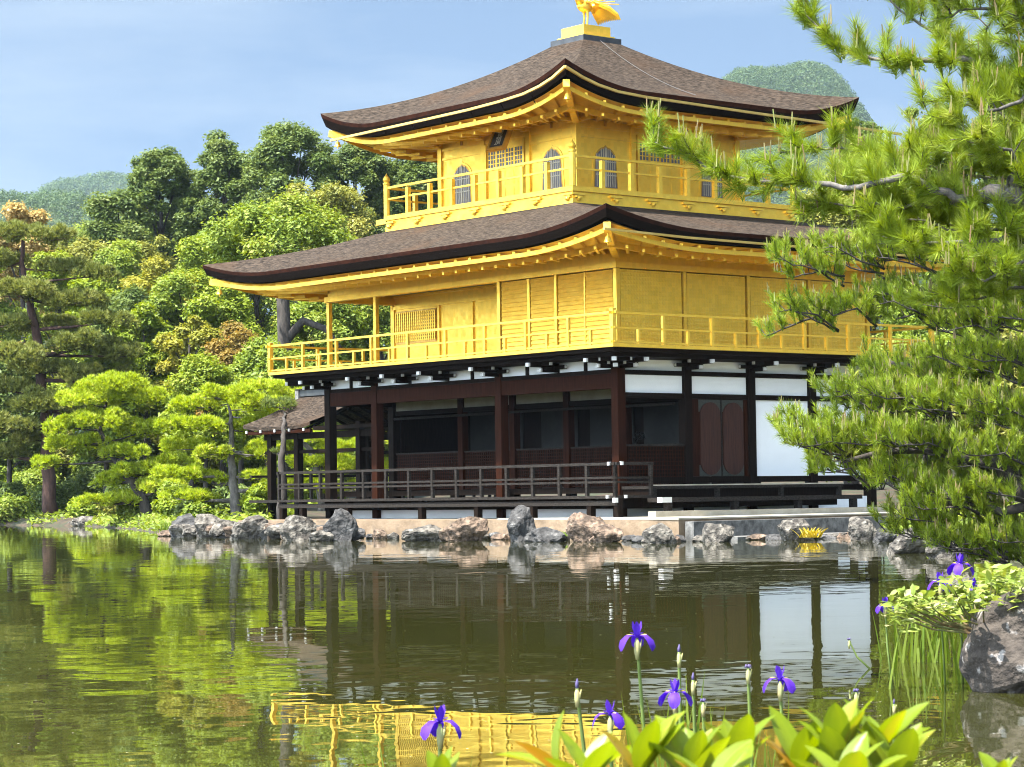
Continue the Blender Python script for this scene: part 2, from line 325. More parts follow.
# ------------------------------------------------------------------ the golden pavilion
PAV = empty('pavilion', (X0, Y0, 0), TH-math.pi/2)
tag(PAV, 'three-storey golden pavilion with dark wooden ground floor, curved shingled roofs and bird finial', 'pavilion')
A3, B4, BAY = 11.646, 8.48, 2.12
SBAYS = [0, 2.13, 4.32, 6.43, 9.51, A3]; EBAYS = [0, 2.12, 4.24, 6.36, 8.48]
def part(mb, name, m, parent=None, **k): return mb.build(name, m, parent or PAV, **k)

# --- ground floor
b = MB(); b.bab(0, A3, 0, .2, .3, .86); b.bab(0, .2, .2, B4, .3, .86); b.bab(A3-.2, A3, .2, B4, .3, .86)
part(b, 'base_wall', PLASTER)
part(MB().bab(.1, A3-.1, .25, B4-.1, 1.02, 1.16), 'inner_floor', DARKW)
dk = part(MB().bab(-1.24, 12.42, -1.24, -.02, .90, .965), 'south_deck', GREYW)
part(MB().bab(-1.24, 12.42, -1.20, -1.10, .74, .85), 'edge_beam', GREYW, dk)
part(MB().bab(-1.0, A3, -.22, -.02, .66, .90), 'joist_board', DARKW, dk)
part(MB().bab(A3+.02, 12.42, -.02, B4, .90, .965), 'deck_boards', GREYW, dk)
for a in (-1.2, -.26, 1.81, 3.89, 6.13, 9.29, 11.36, 12.3):
    part(MB().bab(a-.075, a+.075, -1.19, -1.04, .28, .90), 'deck_post', DARKW, dk)
def railing(p0, p1, zs, spacing, name, m, postw=.07, railw=.06, posts_top=None, thick=None, lower_ext=0, first_last=True, ends=.12, short=False, short_top=None, postname='post'):
    """straight railing from p0 to p1 in pavilion coordinates; zs heights of the rails (top first)"""
    (a0, b0), (a1, b1) = p0, p1; Ln = math.hypot(a1-a0, b1-b0); ux, uy = (a1-a0)/Ln, (b1-b0)/Ln
    P = lambda t, z: (-(a0+ux*t), b0+uy*t, z)
    rb = MB(); rb.bar(P(-ends, zs[0]), P(Ln+ends, zs[0]), railw, railw)
    top = part(rb, name, m)
    for z in zs[1:]:
        part(MB().bar(P(-ends*.6, z), P(Ln+ends*.6, z), railw*.85, railw*.75), 'lower_rail', m, top)
    n = max(1, round(Ln/spacing))
    zb = posts_top[0]; zt = posts_top[1]
    for i in range(n+1):
        t = Ln*i/n
        q = P(t, 0); part(MB().box(q[0]-postw/2, q[0]+postw/2, q[1]-postw/2, q[1]+postw/2, zb, zt), postname, m, top)
        if short and i < n:
            q = P(t+Ln/n/2, 0); part(MB().box(q[0]-postw*.45, q[0]+postw*.45, q[1]-postw*.45, q[1]+postw*.45, zb, short_top), 'short_post', m, top)
    return top
r1 = railing((-1.2, -1.2), (12.35, -1.2), (1.68, 1.37, 1.27), .968, 'deck_railing', GREYW, .075, .065, posts_top=(.965, 1.655), ends=.1)
r2 = railing((-1.2, -1.2), (-1.2, -.12), (1.685, 1.365, 1.265), 1.08, 'deck_railing', GREYW, .075, .065, posts_top=(.80, 1.652), ends=.06)
r3 = railing((12.35, -1.2), (12.35, 6.0), (1.685, 1.365, 1.265), 1.03, 'deck_railing', GREYW, .07, .06, posts_top=(.965, 1.652), ends=.06)
for (a, bb, z, s_) in ((-1.26, -1.26, .86, .045), (-1.04, -1.24, 1.685, .032), (-1.0, -1.26, .94, .03), (-1.24, -1.04, 1.69, .032), (-1.26, -.95, .94, .03)):
    part(MB().box(-a-s_, -a+s_, bb-s_, bb+s_, z-s_*1.2, z+s_*1.2), 'end_cap', WHITE, r1)
# east veranda and its step
ev = part(MB().bab(-1.22, -.02, -.05, 6.2, 1.10, 1.17), 'east_veranda', GREYW)
part(MB().bab(-1.225, -1.16, -.06, 6.21, 1.172, 1.20), 'pale_edge', PAVE, ev)
part(MB().bab(-1.1, -.1, -.02, 6.1, .66, 1.10), 'skirt_board', DARKW, ev)
part(MB().bab(-1.75, -1.25, -.28, 6.3, .80, .90), 'step_plank', GREYW, ev)
for bb in (.0, 2.1, 4.2, 6.1):
    part(MB().bab(-1.7, -1.55, bb-.07, bb+.07, .42, .80), 'step_leg', GREYW, ev)
for bb in (-.0, 2.0, 4.1, 6.1):
    part(MB().bab(-1.21, -1.11, bb-.05, bb+.05, .84, 1.10), 'veranda_post', GREYW, ev)
part(MB().bab(-1.765, -1.6, -.30, .0, .79, .91), 'end_cap', WHITE, ev)
# pillars
pil = 0.12
for a in (0, 4.32, 9.51, A3):
    part(MB().bab(a-pil, a+pil, -pil, pil, .45, 4.12), 'pillar', REDW if a != A3 else DARKW, bevel=.012)
for bb in EBAYS[1:]:
    part(MB().bab(-pil, pil, bb-pil, bb+pil, .45, 4.12), 'pillar', DARKW, bevel=.012)
for bb in EBAYS[1:]:
    part(MB().bab(A3-pil, A3+pil, bb-pil, bb+pil, .45, 4.12), 'pillar', DARKW, bevel=.012)
# south beams and upper plaster
part(MB().bab(.125, A3-.125, -.09, .09, 3.45, 3.80), 'red_beam', REDW)
part(MB().bab(.125, A3-.125, -.10, .10, 3.805, 3.90), 'black_beam', DARKW)
def upper_panels(vals, mk):
    for i in range(len(vals)-1):
        mid = (vals[i]+vals[i+1])/2
        for lo, hi in ((vals[i]+.1, mid-.05), (mid+.05, vals[i+1]-.1)):
            part(mk(lo, hi, 3.903, 4.135, .0), 'plaster_panel', PLASTER)
        part(mk(mid-.045, mid+.045, 3.903, 4.14, .04), 'strut', DARKW)
upper_panels(SBAYS, lambda lo, hi, z0, z1, e: MB().bab(lo, hi, -.05-e, .06, z0, z1))
# west side beam
part(MB().bab(A3-.09, A3+.09, .13, B4-.13, 3.45, 3.90), 'west_beam', DARKW)
# east beams and panels
part(MB().bab(-.10, .09, .125, B4-.125, 3.78, 3.885), 'black_beam', DARKW)
part(MB().bab(-.10, .09, .125, B4-.125, 3.235, 3.355), 'black_beam', DARKW)
part(MB().bab(-.10, .09, .125, B4-.125, 1.24, 1.38), 'sill_beam', DARKW)
for i in range(4):
    lo, hi = EBAYS[i]+.125, EBAYS[i+1]-.125
    part(MB().bab(-.03, .05, lo, hi, 3.36, 3.775), 'plaster_panel', PLASTER)
    part(MB().bab(-.03, .05, lo, hi, 3.89, 4.135), 'plaster_panel', PLASTER)
    if i >= 2: part(MB().bab(-.035, .05, lo, hi, 1.385, 3.23), 'plaster_wall', PLASTER)
# double door of bay two: boards, two leaves with long rounded panels
dr = part(MB().bab(-.03, .05, 2.245, 4.115, 1.385, 3.23), 'door', REDW)
for lo, hi in ((2.25, 2.46), (4.02, 4.11)):
    part(MB().bab(-.07, -.032, lo, hi, 1.385, 3.23), 'side_board', REDW, dr)
part(MB().bab(-.05, -.031, 2.47, 4.01, 1.39, 3.225), 'door_board', REDW, dr)
for lo, hi in ((2.50, 3.22), (3.26, 3.98)):
    for z0, z1 in ((2.93, 3.22), (1.395, 1.66)): part(MB().bab(-.054, -.0505, lo, hi, z0, z1), 'corner_plate', BRONZE, dr)
for c0 in (2.86, 3.62):
    poly = [(c0+.33*math.cos(t)*(1), z+.30*math.sin(t)) for z, rng in ((2.86, (0, 180)), (1.72, (180, 360))) for t in [R(rng[0]+(rng[1]-rng[0])*k/12) for k in range(13)]]
    part(MB().prism(poly, lambda y, z: (.055, y, z), lambda y, z: (.085, y, z)), 'rounded_leaf', DOORW, dr)
part(MB().bab(-.075, -.052, 3.225, 3.255, 1.39, 3.225), 'meeting_stile', GREYW, dr)
# lattice shutters (lower halves) on the inner south wall, the east bay one
def lattice(a0, a1, b0, z0, z1, name, m_back, m_bar, parent=None, along='a', fixed=None, step=.085, bar=.022):
    if along == 'a':
        f = part(MB().bab(a0, a1, b0, b0+.02, z0, z1), name, m_back, parent)
        g_ = MB()
        n = int((a1-a0)/step)
        for k in range(n+1): x = a0+(a1-a0)*k/n; g_.bab(x-bar/2, x+bar/2, b0-.014, b0-.001, z0, z1)
        n = int((z1-z0)/step)
        for k in range(n+1): z = z0+(z1-z0)*k/n; g_.bab(a0, a1, b0-.024, b0-.0145, z-bar/2, z+bar/2)
        part(g_, 'lattice_bars', m_bar, f)
    else:
        f = part(MB().bab(-b0-.02, -b0, a0, a1, z0, z1), name, m_back, parent)
        f.location.x = 0
        g_ = MB(); n = int((a1-a0)/step)
        for k in range(n+1): y = a0+(a1-a0)*k/n; g_.bab(-b0-.034, -b0-.021, y-bar/2, y+bar/2, z0, z1)
        n = int((z1-z0)/step)
        for k in range(n+1): z = z0+(z1-z0)*k/n; g_.bab(-b0-.045, -b0-.0345, a0, a1, z-bar/2, z+bar/2)
        part(g_, 'lattice_bars', m_bar, f)
    return f
INB = [0, 2.13, 4.28, 6.43, 8.6, A3]
for i in range(5):
    lattice(INB[i]+.11, INB[i+1]-.11, 2.12, 1.2, 2.14, 'lattice_shutter', DARKW, REDW)
    part(MB().bab(INB[i]+.11, INB[i+1]-.11, 2.08, 2.16, 2.15, 2.19), 'shutter_rail', GREYW)
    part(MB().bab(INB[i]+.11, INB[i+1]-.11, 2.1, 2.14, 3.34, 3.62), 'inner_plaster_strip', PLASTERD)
    if i: part(MB().bab(INB[i]-.1, INB[i]+.1, 2.03, 2.23, 1.16, 4.1), 'inner_post', REDW)
part(MB().bab(0, A3, 2.06, 2.18, 3.22, 3.335), 'inner_lintel', DARKW)
part(MB().bab(0, A3, 2.06, 2.18, 3.63, 3.80), 'inner_lintel', DARKW)
part(MB().bab(.1, A3-.1, .1, B4-.1, 3.98, 4.06), 'veranda_ceiling', DARKW)
part(MB().tube([(-.2, 1.95, 3.12), (-5, 1.95, 3.14), (-11.4, 1.95, 3.12)], .035), 'hanging_pole', GREYW)
lattice(.23, 2.0, .02, 1.385, 2.10, 'lattice_shutter', DARKW, REDW, along='b')
part(MB().bab(-.09, .02, .13, 2.0, 2.105, 2.15), 'shutter_rail', GREYW)
part(MB().bab(A3-.16, A3-.10, 2.25, B4-.1, 1.16, 4.0), 'west_inner_wall', DARKW)
# room behind: sliding screens coloured dark for the dim room, dark dividers, altar figure
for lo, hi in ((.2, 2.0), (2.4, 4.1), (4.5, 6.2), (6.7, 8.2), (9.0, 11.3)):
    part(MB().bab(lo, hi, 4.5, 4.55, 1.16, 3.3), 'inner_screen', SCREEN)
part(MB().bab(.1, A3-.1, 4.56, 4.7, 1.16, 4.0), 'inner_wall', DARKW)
alt = part(MB().lathe([(.42, 0), (.42, .25), (.30, .3), (.46, .42), (.44, .6), (.30, .8), (.24, 1.05), (.13, 1.2), (.17, 1.32), (.17, 1.48), (.08, 1.6)], (-1.3, 3.6, 1.16), 16), 'altar_figure', BLACK, smooth=True)
v_ = MB().lathe([(.1, 0), (.16, .2), (.07, .4), (.1, .46)], (-3.2, 3.3, 1.7), 10); v_.box(-3.5, -2.9, 3.0, 3.6, 1.16, 1.70)
va = part(v_, 'flower_vase', BLACK, smooth=False)
vb = MB()
for k in range(9):
    an = k*2.4; q = (-3.2+math.cos(an)*.35, 3.3+math.sin(an)*.2, 2.35+.3*random.random())
    vb.tube([(-3.2, 3.3, 2.1), ((q[0]-3.2)/2, (q[1]+3.3)/2, 2.35), q], [.012, .009, .004], 5)
    vb.lathe([(.02, 0), (.06, .04), (.02, .09)], q, 6)
part(vb, 'flower_branches', BLACK, va)

# brackets under the balcony
def bracket(p, d, corner=False):
    """corbelled bracket at wall point p=(x,y) reaching out along unit d, white-capped ends"""
    x, y = p; dx, dy = d; k = 1.25 if corner else 1
    bb = MB()
    bb.bar((x, y, 3.965), (x+dx*.55*k, y+dy*.55*k, 3.965), .13, .10)
    bb.bar((x, y, 4.085), (x+dx*.92*k, y+dy*.92*k, 4.085), .13, .11)
    sx, sy = -dy, dx
    bb.bar((x+dx*.14-sx*.42, y+dy*.14-sy*.42, 4.03), (x+dx*.14+sx*.42, y+dy*.14+sy*.42, 4.03), .10, .09)
    bb.bar((x+dx*.55*k-sx*.34, y+dy*.55*k-sy*.34, 4.10), (x+dx*.55*k+sx*.34, y+dy*.55*k+sy*.34, 4.10), .09, .085)
    o = part(bb, 'bracket', DARKW)
    def cap_(p_, q_, w_, h_): part(MB().bar(p_, q_, w_, h_), 'white_end', WHITE, o)
    cap_((x+dx*.552*k, y+dy*.552*k, 3.962), (x+dx*.60*k, y+dy*.60*k, 3.962), .11, .085)
    cap_((x+dx*.922*k, y+dy*.922*k, 4.082), (x+dx*.98*k, y+dy*.98*k, 4.082), .11, .09)
    for s2 in (-1, 1):
        q = (x+dx*.55*k+sx*.345*s2, y+dy*.55*k+sy*.345*s2)
        cap_((q[0], q[1], 4.10), (q[0]+sx*.04*s2, q[1]+sy*.04*s2, 4.10), .07, .07)
        q = (x+dx*.14+sx*.425*s2, y+dy*.14+sy*.425*s2)
        cap_((q[0], q[1], 4.03), (q[0]+sx*.035*s2, q[1]+sy*.035*s2, 4.03), .06, .065)
for a in SBAYS[1:-1]+[8.0]: bracket((-a, 0), (0, -1))
for bb in EBAYS[1:]: bracket((0, bb), (1, 0))
bracket((-.02, -.0), (.7071, -.7071), True); bracket((-.02, -.02), (0, -1)); bracket((.02, .02), (1, 0))
bracket((-A3, 0), (-.7071, -.7071), True); bracket((-A3, -.02), (0, -1))
for bb in EBAYS[1:]: bracket((-A3, bb), (-1, 0))

# --- second floor
O2 = 1.147
bl = part(MB().bab(-O2-.05, A3+O2+.05, -O2-.05, B4+O2+.05, 4.325, 4.40), 'balcony_floor', GOLD)
part(MB().bab(-O2+.05, A3+O2-.05, -O2+.05, B4+O2-.05, 4.235, 4.323), 'edge_beam', DARKW, bl)
part(MB().bab(-O2+.28, A3+O2-.28, -O2+.28, B4+O2-.28, 4.142, 4.233), 'under_beam', DARKW, bl)
Z2 = (5.10, 4.76)
for p0, p1 in (((-O2, -O2), (A3+O2, -O2)), ((-O2, -O2), (-O2, B4+O2)), ((A3+O2, -O2), (A3+O2, B4+O2)), ((-O2, B4+O2), (A3+O2, B4+O2))):
    d_ = .006 if p0[0] != p1[0] else 0
    railing(p0, p1, (Z2[0]+d_, Z2[1]+d_, 4.44+d_), 1.58, 'balcony_railing', GOLD, .07, .055, posts_top=(4.402, 5.074), ends=.14, short=True, short_top=4.74)
for a, bb in ((-O2, -O2), (A3+O2, -O2), (-O2, B4+O2)):
    part(MB().bab(a-.055, a+.055, bb-.055, bb+.055, 4.402, 5.2), 'corner_post', GOLD)
# east half walls: clapboard shutters to the south, fine lattice to the east
g2 = .045
for a in (0, 4.32, 9.51, A3):
    part(MB().bab(a-g2-.01, a+g2+.01, -g2-.01, g2+.01, 4.402, 6.25), 'gold_pillar', GOLD)
for bb in EBAYS[1:]:
    part(MB().bab(-g2-.02, g2, bb-g2, bb+g2, 4.402, 6.25), 'gold_pillar', GOLD)
for bb in EBAYS[1:]:
    part(MB().bab(A3-g2, A3+g2, bb-g2, bb+g2, 4.402, 6.25), 'gold_pillar', GOLD)
for lo, hi in ((.10, 1.07), (1.12, 2.07), (2.19, 3.10), (3.24, 4.22)):
    sb = MB().bab(lo, hi, -.01, .05, 4.43, 6.23); nsl = 17
    for k in range(nsl):               # overlapping slats, each leaning out at its foot
        z_0 = 4.43+1.8*k/nsl; z_1 = z_0+1.8/nsl
        sb.add([(-hi, -.045, z_0), (-lo, -.045, z_0), (-lo, -.014, z_1), (-hi, -.014, z_1), (-hi, -.0105, z_0), (-lo, -.0105, z_0)], [(0, 1, 2, 3), (0, 4, 5, 1)])
    part(sb, 'slatted_shutter', GOLD)
part(MB().bab(2.09, 2.17, -.07, .05, 4.402, 6.25), 'gold_post', GOLD); part(MB().bab(3.12, 3.22, -.05, .05, 4.402, 6.24), 'gold_post', GOLD)
part(MB().bab(1.075, 1.115, -.045, .05, 4.402, 6.24), 'gold_post', GOLD)
for i in range(4):
    part(MB().bab(-.03, .05, EBAYS[i]+.09, EBAYS[i+1]-.09, 4.43, 6.23), 'lattice_wall', GOLDW)
part(MB().bab(A3-.05, A3+.05, 2.21, B4-.09, 4.43, 6.23), 'west_wall', GOLDW)
part(MB().bab(.1, A3-.1, B4-.05, B4+.05, 4.43, 6.23), 'north_wall', GOLDW)
# ring beam above walls and frieze to the eaves
part(MB().bab(-.10, A3+.10, -.10, .10, 6.255, 6.40), 'ring_beam', GOLD); part(MB().bab(-.10, .10, .10, B4+.1, 6.255, 6.40), 'ring_beam', GOLD)
part(MB().bab(A3-.10, A3+.10, .10, B4+.1, 6.255, 6.40), 'ring_beam', GOLD)
part(MB().bab(-.03, A3+.03, -.03, .05, 6.402, 6.95), 'frieze', GOLD); part(MB().bab(-.03, .05, .052, B4, 6.402, 6.95), 'frieze', GOLD)
part(MB().bab(A3-.05, A3+.03, .052, B4, 6.402, 6.95), 'frieze', GOLD)
# recess: inner wall, reveal, pale painted ceiling
part(MB().bab(4.23, 4.31, .10, 2.12, 4.43, 6.25), 'recess_side_wall', REDW)
part(MB().bab(4.325, A3-.1, .12, 2.06, 6.50, 6.56), 'painted_ceiling', mat('painted_ceiling', (.50, .46, .36), (.30, .22, .16), rough=.8, scale=.7, contrast=(.5, .75)))
part(MB().bab(4.325, A3, 2.12, 2.2, 4.402, 6.50), 'recess_wall', GOLD)
part(MB().bab(4.325, A3, 2.08, 2.118, 6.12, 6.20), 'recess_lintel', GOLD)
part(MB().bab(4.325, A3-.1, 2.06, 2.118, 6.44, 6.495), 'recess_cornice', GOLD)
for a in (7.02, 8.08, 9.54, 11.58): part(MB().bab(a-.04, a+.04, 2.075, 2.118, 4.402, 6.118), 'recess_post', GOLD)
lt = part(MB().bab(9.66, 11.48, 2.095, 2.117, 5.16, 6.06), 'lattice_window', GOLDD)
gb = MB()
for k in range(20): a = 9.7+k*.092; gb.bab(a-.02, a+.02, 2.07, 2.083, 5.22, 6.02)
for k in range(10): z = 5.24+k*.085; gb.bab(9.68, 11.46, 2.0835, 2.0945, z-.018, z+.018)
part(gb, 'lattice_bars', GOLD, lt)

# ------------------------------------------------------------------ roofs
def roof(name, rect, inner, ze, lift, ld, ztop, k, thick, layers, nu=64, nv=16, soffit_in=None, soffit_z=0, rafters=None):
    """four curved slopes between the eave rectangle and the inner rectangle; layers: list of (depth0, depth1, inset, material, name)"""
    a0, a1, b0, b1 = rect; i0, i1, j0, j1 = inner
    sides = [((a0, b0), (a1, b0), (i0, j0), (i1, j0)), ((a1, b0), (a1, b1), (i1, j0), (i1, j1)),
             ((a1, b1), (a0, b1), (i1, j1), (i0, j1)), ((a0, b1), (a0, b0), (i0, j1), (i0, j0))]
    def lz(t, Ln):
        d = min(t, 1-t)*Ln; return lift*max(0, 1-d/ld)**2
    ts = [0.5-0.5*math.cos(math.pi*i/nu) for i in range(nu+1)]
    m_ = MB()
    for p, q, pi, qi in sides:
        Ln = math.hypot(q[0]-p[0], q[1]-p[1]); G = []
        for t in ts:
            row = []; l = lz(t, Ln)
            for j in range(nv+1):
                v = j/nv; e = (p[0]+(q[0]-p[0])*t, p[1]+(q[1]-p[1])*t); i_ = (pi[0]+(qi[0]-pi[0])*t, pi[1]+(qi[1]-pi[1])*t)
                row.append((-(e[0]+(i_[0]-e[0])*v), e[1]+(i_[1]-e[1])*v, ze+l*(1-v)**2+(ztop-ze)*(k*v+(1-k)*v*v)))
            G.append(row)
        m_.grid(G)
    ro = part(m_, name, SHINGLE, smooth=True)
    def ring(z0, z1, in0, in1, mm, nm):
        e_ = MB()
        for si, (p, q, _, _) in enumerate(sides):
            Ln = math.hypot(q[0]-p[0], q[1]-p[1]); ca, cb = (a0+a1)/2, (b0+b1)/2; G = []
            for t in ts:
                l = lz(t, Ln); e = (p[0]+(q[0]-p[0])*t, p[1]+(q[1]-p[1])*t)
                def ins(pt, d): 
                    fa = 1-d/((a1-a0)/2); fb = 1-d/((b1-b0)/2); return (ca+(pt[0]-ca)*fa, cb+(pt[1]-cb)*fb)
                A, B = ins(e, in0), ins(e, in1); D = ins(e, in1+.4)
                G.append([(-A[0], A[1], ze+l*1.0+z0), (-B[0], B[1], ze+l*(1-.1*abs(z1))+z1), (-D[0], D[1], ze+l*.9+z1+.02)])
            e_.grid(G)
        return part(e_, nm, mm, ro)
    for z0, z1, in0, in1, mm, nm in layers: ring(z0, z1, in0, in1, mm, nm)
    # gold underside following the eave to the wall
    zs0, in_s, (w0, w1, x0, x1), zw = soffit_in
    e_ = MB(); ca, cb = (a0+a1)/2, (b0+b1)/2
    def sof(p, q, wp, wq, t, v):
        Ln = math.hypot(q[0]-p[0], q[1]-p[1]); l = lz(t, Ln)
        fa = 1-in_s/((a1-a0)/2); fb = 1-in_s/((b1-b0)/2)
        e = (p[0]+(q[0]-p[0])*t, p[1]+(q[1]-p[1])*t); e = (ca+(e[0]-ca)*fa, cb+(e[1]-cb)*fb)
        i_ = (wp[0]+(wq[0]-wp[0])*t, wp[1]+(wq[1]-wp[1])*t)
        return (-(e[0]+(i_[0]-e[0])*v), e[1]+(i_[1]-e[1])*v, ze+zs0+l*.85*(1-v)**1.6+(zw-ze-zs0)*v)
    walls = [((w0, x0), (w1, x0)), ((w1, x0), (w1, x1)), ((w1, x1), (w0, x1)), ((w0, x1), (w0, x0))]
    for (p, q, _, _), (wp, wq) in zip(sides, walls):
        e_.grid([[sof(p, q, wp, wq, t, j/6) for j in range(7)] for t in ts])
    so = part(e_, 'soffit', GOLD, ro)
    # sparse rafters, purlin along the outer third, on the two sides seen and the west side
    for si in (0, 3, 1):
        p, q, _, _ = sides[si]; wp, wq = walls[si]; Ln = math.hypot(q[0]-p[0], q[1]-p[1]); n = int(Ln/rafters)
        for kx in range(1, n):
            t = kx/n
            P0 = Vector(sof(p, q, wp, wq, t, .06)); P1 = Vector(sof(p, q, wp, wq, t, .5)); P2 = Vector(sof(p, q, wp, wq, t, 1.0))
            dz = Vector((0, 0, -.055))
            rb = MB(); rb.bar(P0+dz, P1+dz, .075, .085); rb.bar(P1+dz*1.1, P2+dz*1.1, .074, .085)
            Pa = Vector(sof(p, q, wp, wq, t, .30)); Pb = Vector(sof(p, q, wp, wq, t, .56)); rb.bar(Pa+Vector((0, 0, -.24)), Pb+Vector((0, 0, -.22)), .06, .07)
            part(rb, 'rafter', GOLD, ro)
        for v, nm, hh in ((.06, 'fascia_strip', .10), (.46, 'purlin', .14)):
            G = [Vector(sof(p, q, wp, wq, t, v)) for t in ts]
            pb = MB()
            for A_, B_ in zip(G[:-1], G[1:]): pb.bar(A_+Vector((0, 0, -hh-.02)), B_+Vector((0, 0, -hh-.02)), .07 if v > .1 else .05, hh)
            part(pb, nm, GOLD, ro)
    # hip rafters with bracketed ends
    for (p, q, _, _), (wp, wq) in zip(sides, walls):
        H = [Vector(sof(p, q, wp, wq, 0, v)) for v in (-.02, .25, .6, 1)]
        hb = MB()
        for A_, B_ in zip(H[:-1], H[1:]): hb.bar(A_+Vector((0, 0, -.12)), B_+Vector((0, 0, -.12)), .16, .18)
        part(hb, 'hip_rafter', GOLD, ro)
    return ro, sof, sides, walls
u3, v3, b3, o3 = 3.084, 1.501, 1.8261, 1.04
W3 = 3*b3
e2, e3 = 2.46, 2.28
rf2, sof2, sd2, wl2 = roof('lower_roof', (-e2, A3+e2, -e2, B4+e2), (u3-o3+.05, u3+W3+o3-.05, v3-o3+.05, v3+W3+o3-.05), 6.93, .43, 3.3, 8.04, .98, .3,
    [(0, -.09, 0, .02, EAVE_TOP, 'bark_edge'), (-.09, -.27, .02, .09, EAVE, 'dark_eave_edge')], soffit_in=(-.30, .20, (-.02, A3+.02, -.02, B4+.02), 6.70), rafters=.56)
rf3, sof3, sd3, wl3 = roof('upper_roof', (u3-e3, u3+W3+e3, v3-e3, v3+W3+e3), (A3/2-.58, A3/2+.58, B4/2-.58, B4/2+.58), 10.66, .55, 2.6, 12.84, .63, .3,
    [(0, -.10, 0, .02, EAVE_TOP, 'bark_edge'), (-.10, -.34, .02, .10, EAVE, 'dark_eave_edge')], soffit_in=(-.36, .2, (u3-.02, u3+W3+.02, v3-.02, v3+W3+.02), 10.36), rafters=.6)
# bronze eave bells
for so, sd, wl, z in ((sof2, sd2, wl2, 0), (sof3, sd3, wl3, 0)):
    for i in (0, 1, 3):
        q = Vector(so(*sd[i][:2], *wl[i], 0, .06))
        bb = MB().lathe([(.015, .14), (.05, .13), (.07, .05), (.095, 0), (.02, -.01), (.01, -.06)], (q.x, q.y, q.z-.42), 10); bb.tube([(q.x, q.y, q.z-.2), (q.x, q.y, q.z-.28)], .012, 5)
        part(bb, 'eave_bell', GOLD)
# gutters, thin gold troughs hung from short straps
def gutter(pts, name, wd, ht):
    gbm = MB()
    for p, q in zip(pts[:-1], pts[1:]): gbm.bar(p, q, wd, ht)
    return part(gbm, name, GOLDM)
bg3 = v3-e3-.05; ag3 = u3-e3-.05
zs = [(.75, 11.00), (1.2, 10.80), (1.7, 10.66), (2.3, 10.56), (3.2, 10.50), (4.4, 10.46), (6.5, 10.44), (8.5, 10.43), (10.3, 10.42)]
gt = gutter([(-a, bg3, z) for a, z in zs], 'gutter', .06, .06)
gutter([(-(ag3), bb, z) for bb, z in [(bg3, 11.00), (-.3, 10.80), (.2, 10.66), (.8, 10.56), (1.7, 10.51), (2.9, 10.49), (5.0, 10.45), (7.5, 10.42), (8.6, 10.40), (10.8, 10.36)]], 'gutter', .06, .06)
gutter([(2.43, bb, z) for bb, z in [(-2.5, 6.80), (0, 6.74), (4, 6.72), (8, 6.70), (11, 6.68)]], 'gutter', .05, .05)
for a in (2.0, 3.2, 4.4, 5.6, 6.8, 8.0): part(MB().bar((-a, bg3, 10.5), (-a, bg3+.12, 10.30), .02, .02), 'gutter_strap', DARKW, gt)
# lightning conductor on the upper roof's east slope
lc = MB()
pts = []
for i in range(14):
    t = .445; v = 1-.93*i/13
    p, q, pi, qi = sd3[3]; t = 1-t
    e = (p[0]+(q[0]-p[0])*t, p[1]+(q[1]-p[1])*t); i_ = (pi[0]+(qi[0]-pi[0])*t, pi[1]+(qi[1]-pi[1])*t)
    pts.append((-(e[0]+(i_[0]-e[0])*v), e[1]+(i_[1]-e[1])*v, 10.66+2.18*(.63*v+.37*v*v)+.03))
part(lc.tube(pts, .009, 5), 'lightning_cable', mat('pale_cable', (.075, .072, .07), rough=.8), rf3)

# --- third floor
ca, cb = A3/2, B4/2
fl = part(MB().bab(u3-o3-.06, u3+W3+o3+.06, v3-o3-.06, v3+W3+o3+.06, 8.30, 8.42), 'upper_balcony', GOLD)
part(MB().bab(u3-o3, u3+W3+o3, v3-o3, v3+W3+o3, 8.13, 8.297), 'fascia_board', GOLD, fl)
part(MB().bab(u3-o3-.03, u3+W3+o3+.03, v3-o3-.03, v3+W3+o3+.03, 7.93, 8.127), 'fascia_board', GOLD, fl)
part(MB().bab(u3+W3+o3+.06, u3+W3+o3+.5, v3-o3+.0, v3-o3+.12, 8.22, 8.36), 'beam_end', GOLD, fl)
part(MB().bab(u3-o3, u3-o3+.12, v3+W3+o3+.06, v3+W3+o3+.5, 8.22, 8.36), 'beam_end', GOLD, fl)
def ornament(x, y, d):
    o_ = MB(); sx, sy = -d[1], d[0]
    for s_, wd, z in ((0, .20, 8.17), (0, .40, 8.235)): o_.bar((x-sx*wd/2, y-sy*wd/2, z), (x+sx*wd/2, y+sy*wd/2, z), .07, .05)
    o_.lathe([(.03, 0), (.06, .05), (.03, .1)], (x+d[0]*.02, y+d[1]*.02, 8.07), 8)
    part(o_, 'bracket_ornament', GOLD, fl)
for k in range(7):
    a = u3-o3+.15+(W3+2*o3-.3)*k/6; ornament(-a, v3-o3-.035, (0, -1)); bb = v3-o3+.15+(W3+2*o3-.3)*k/6; ornament(-(u3-o3-.035), bb, (1, 0))
for p0, p1 in (((u3-o3, v3-o3), (u3+W3+o3, v3-o3)), ((u3-o3, v3-o3), (u3-o3, v3+W3+o3)), ((u3+W3+o3, v3-o3), (u3+W3+o3, v3+W3+o3)), ((u3-o3, v3+W3+o3), (u3+W3+o3, v3+W3+o3))):
    d_ = .006 if p0[0] != p1[0] else 0
    railing(p0, p1, (9.16+d_, 8.86+d_), .945, 'upper_railing', GOLD, .105, .06, posts_top=(8.422, 9.10), ends=0)
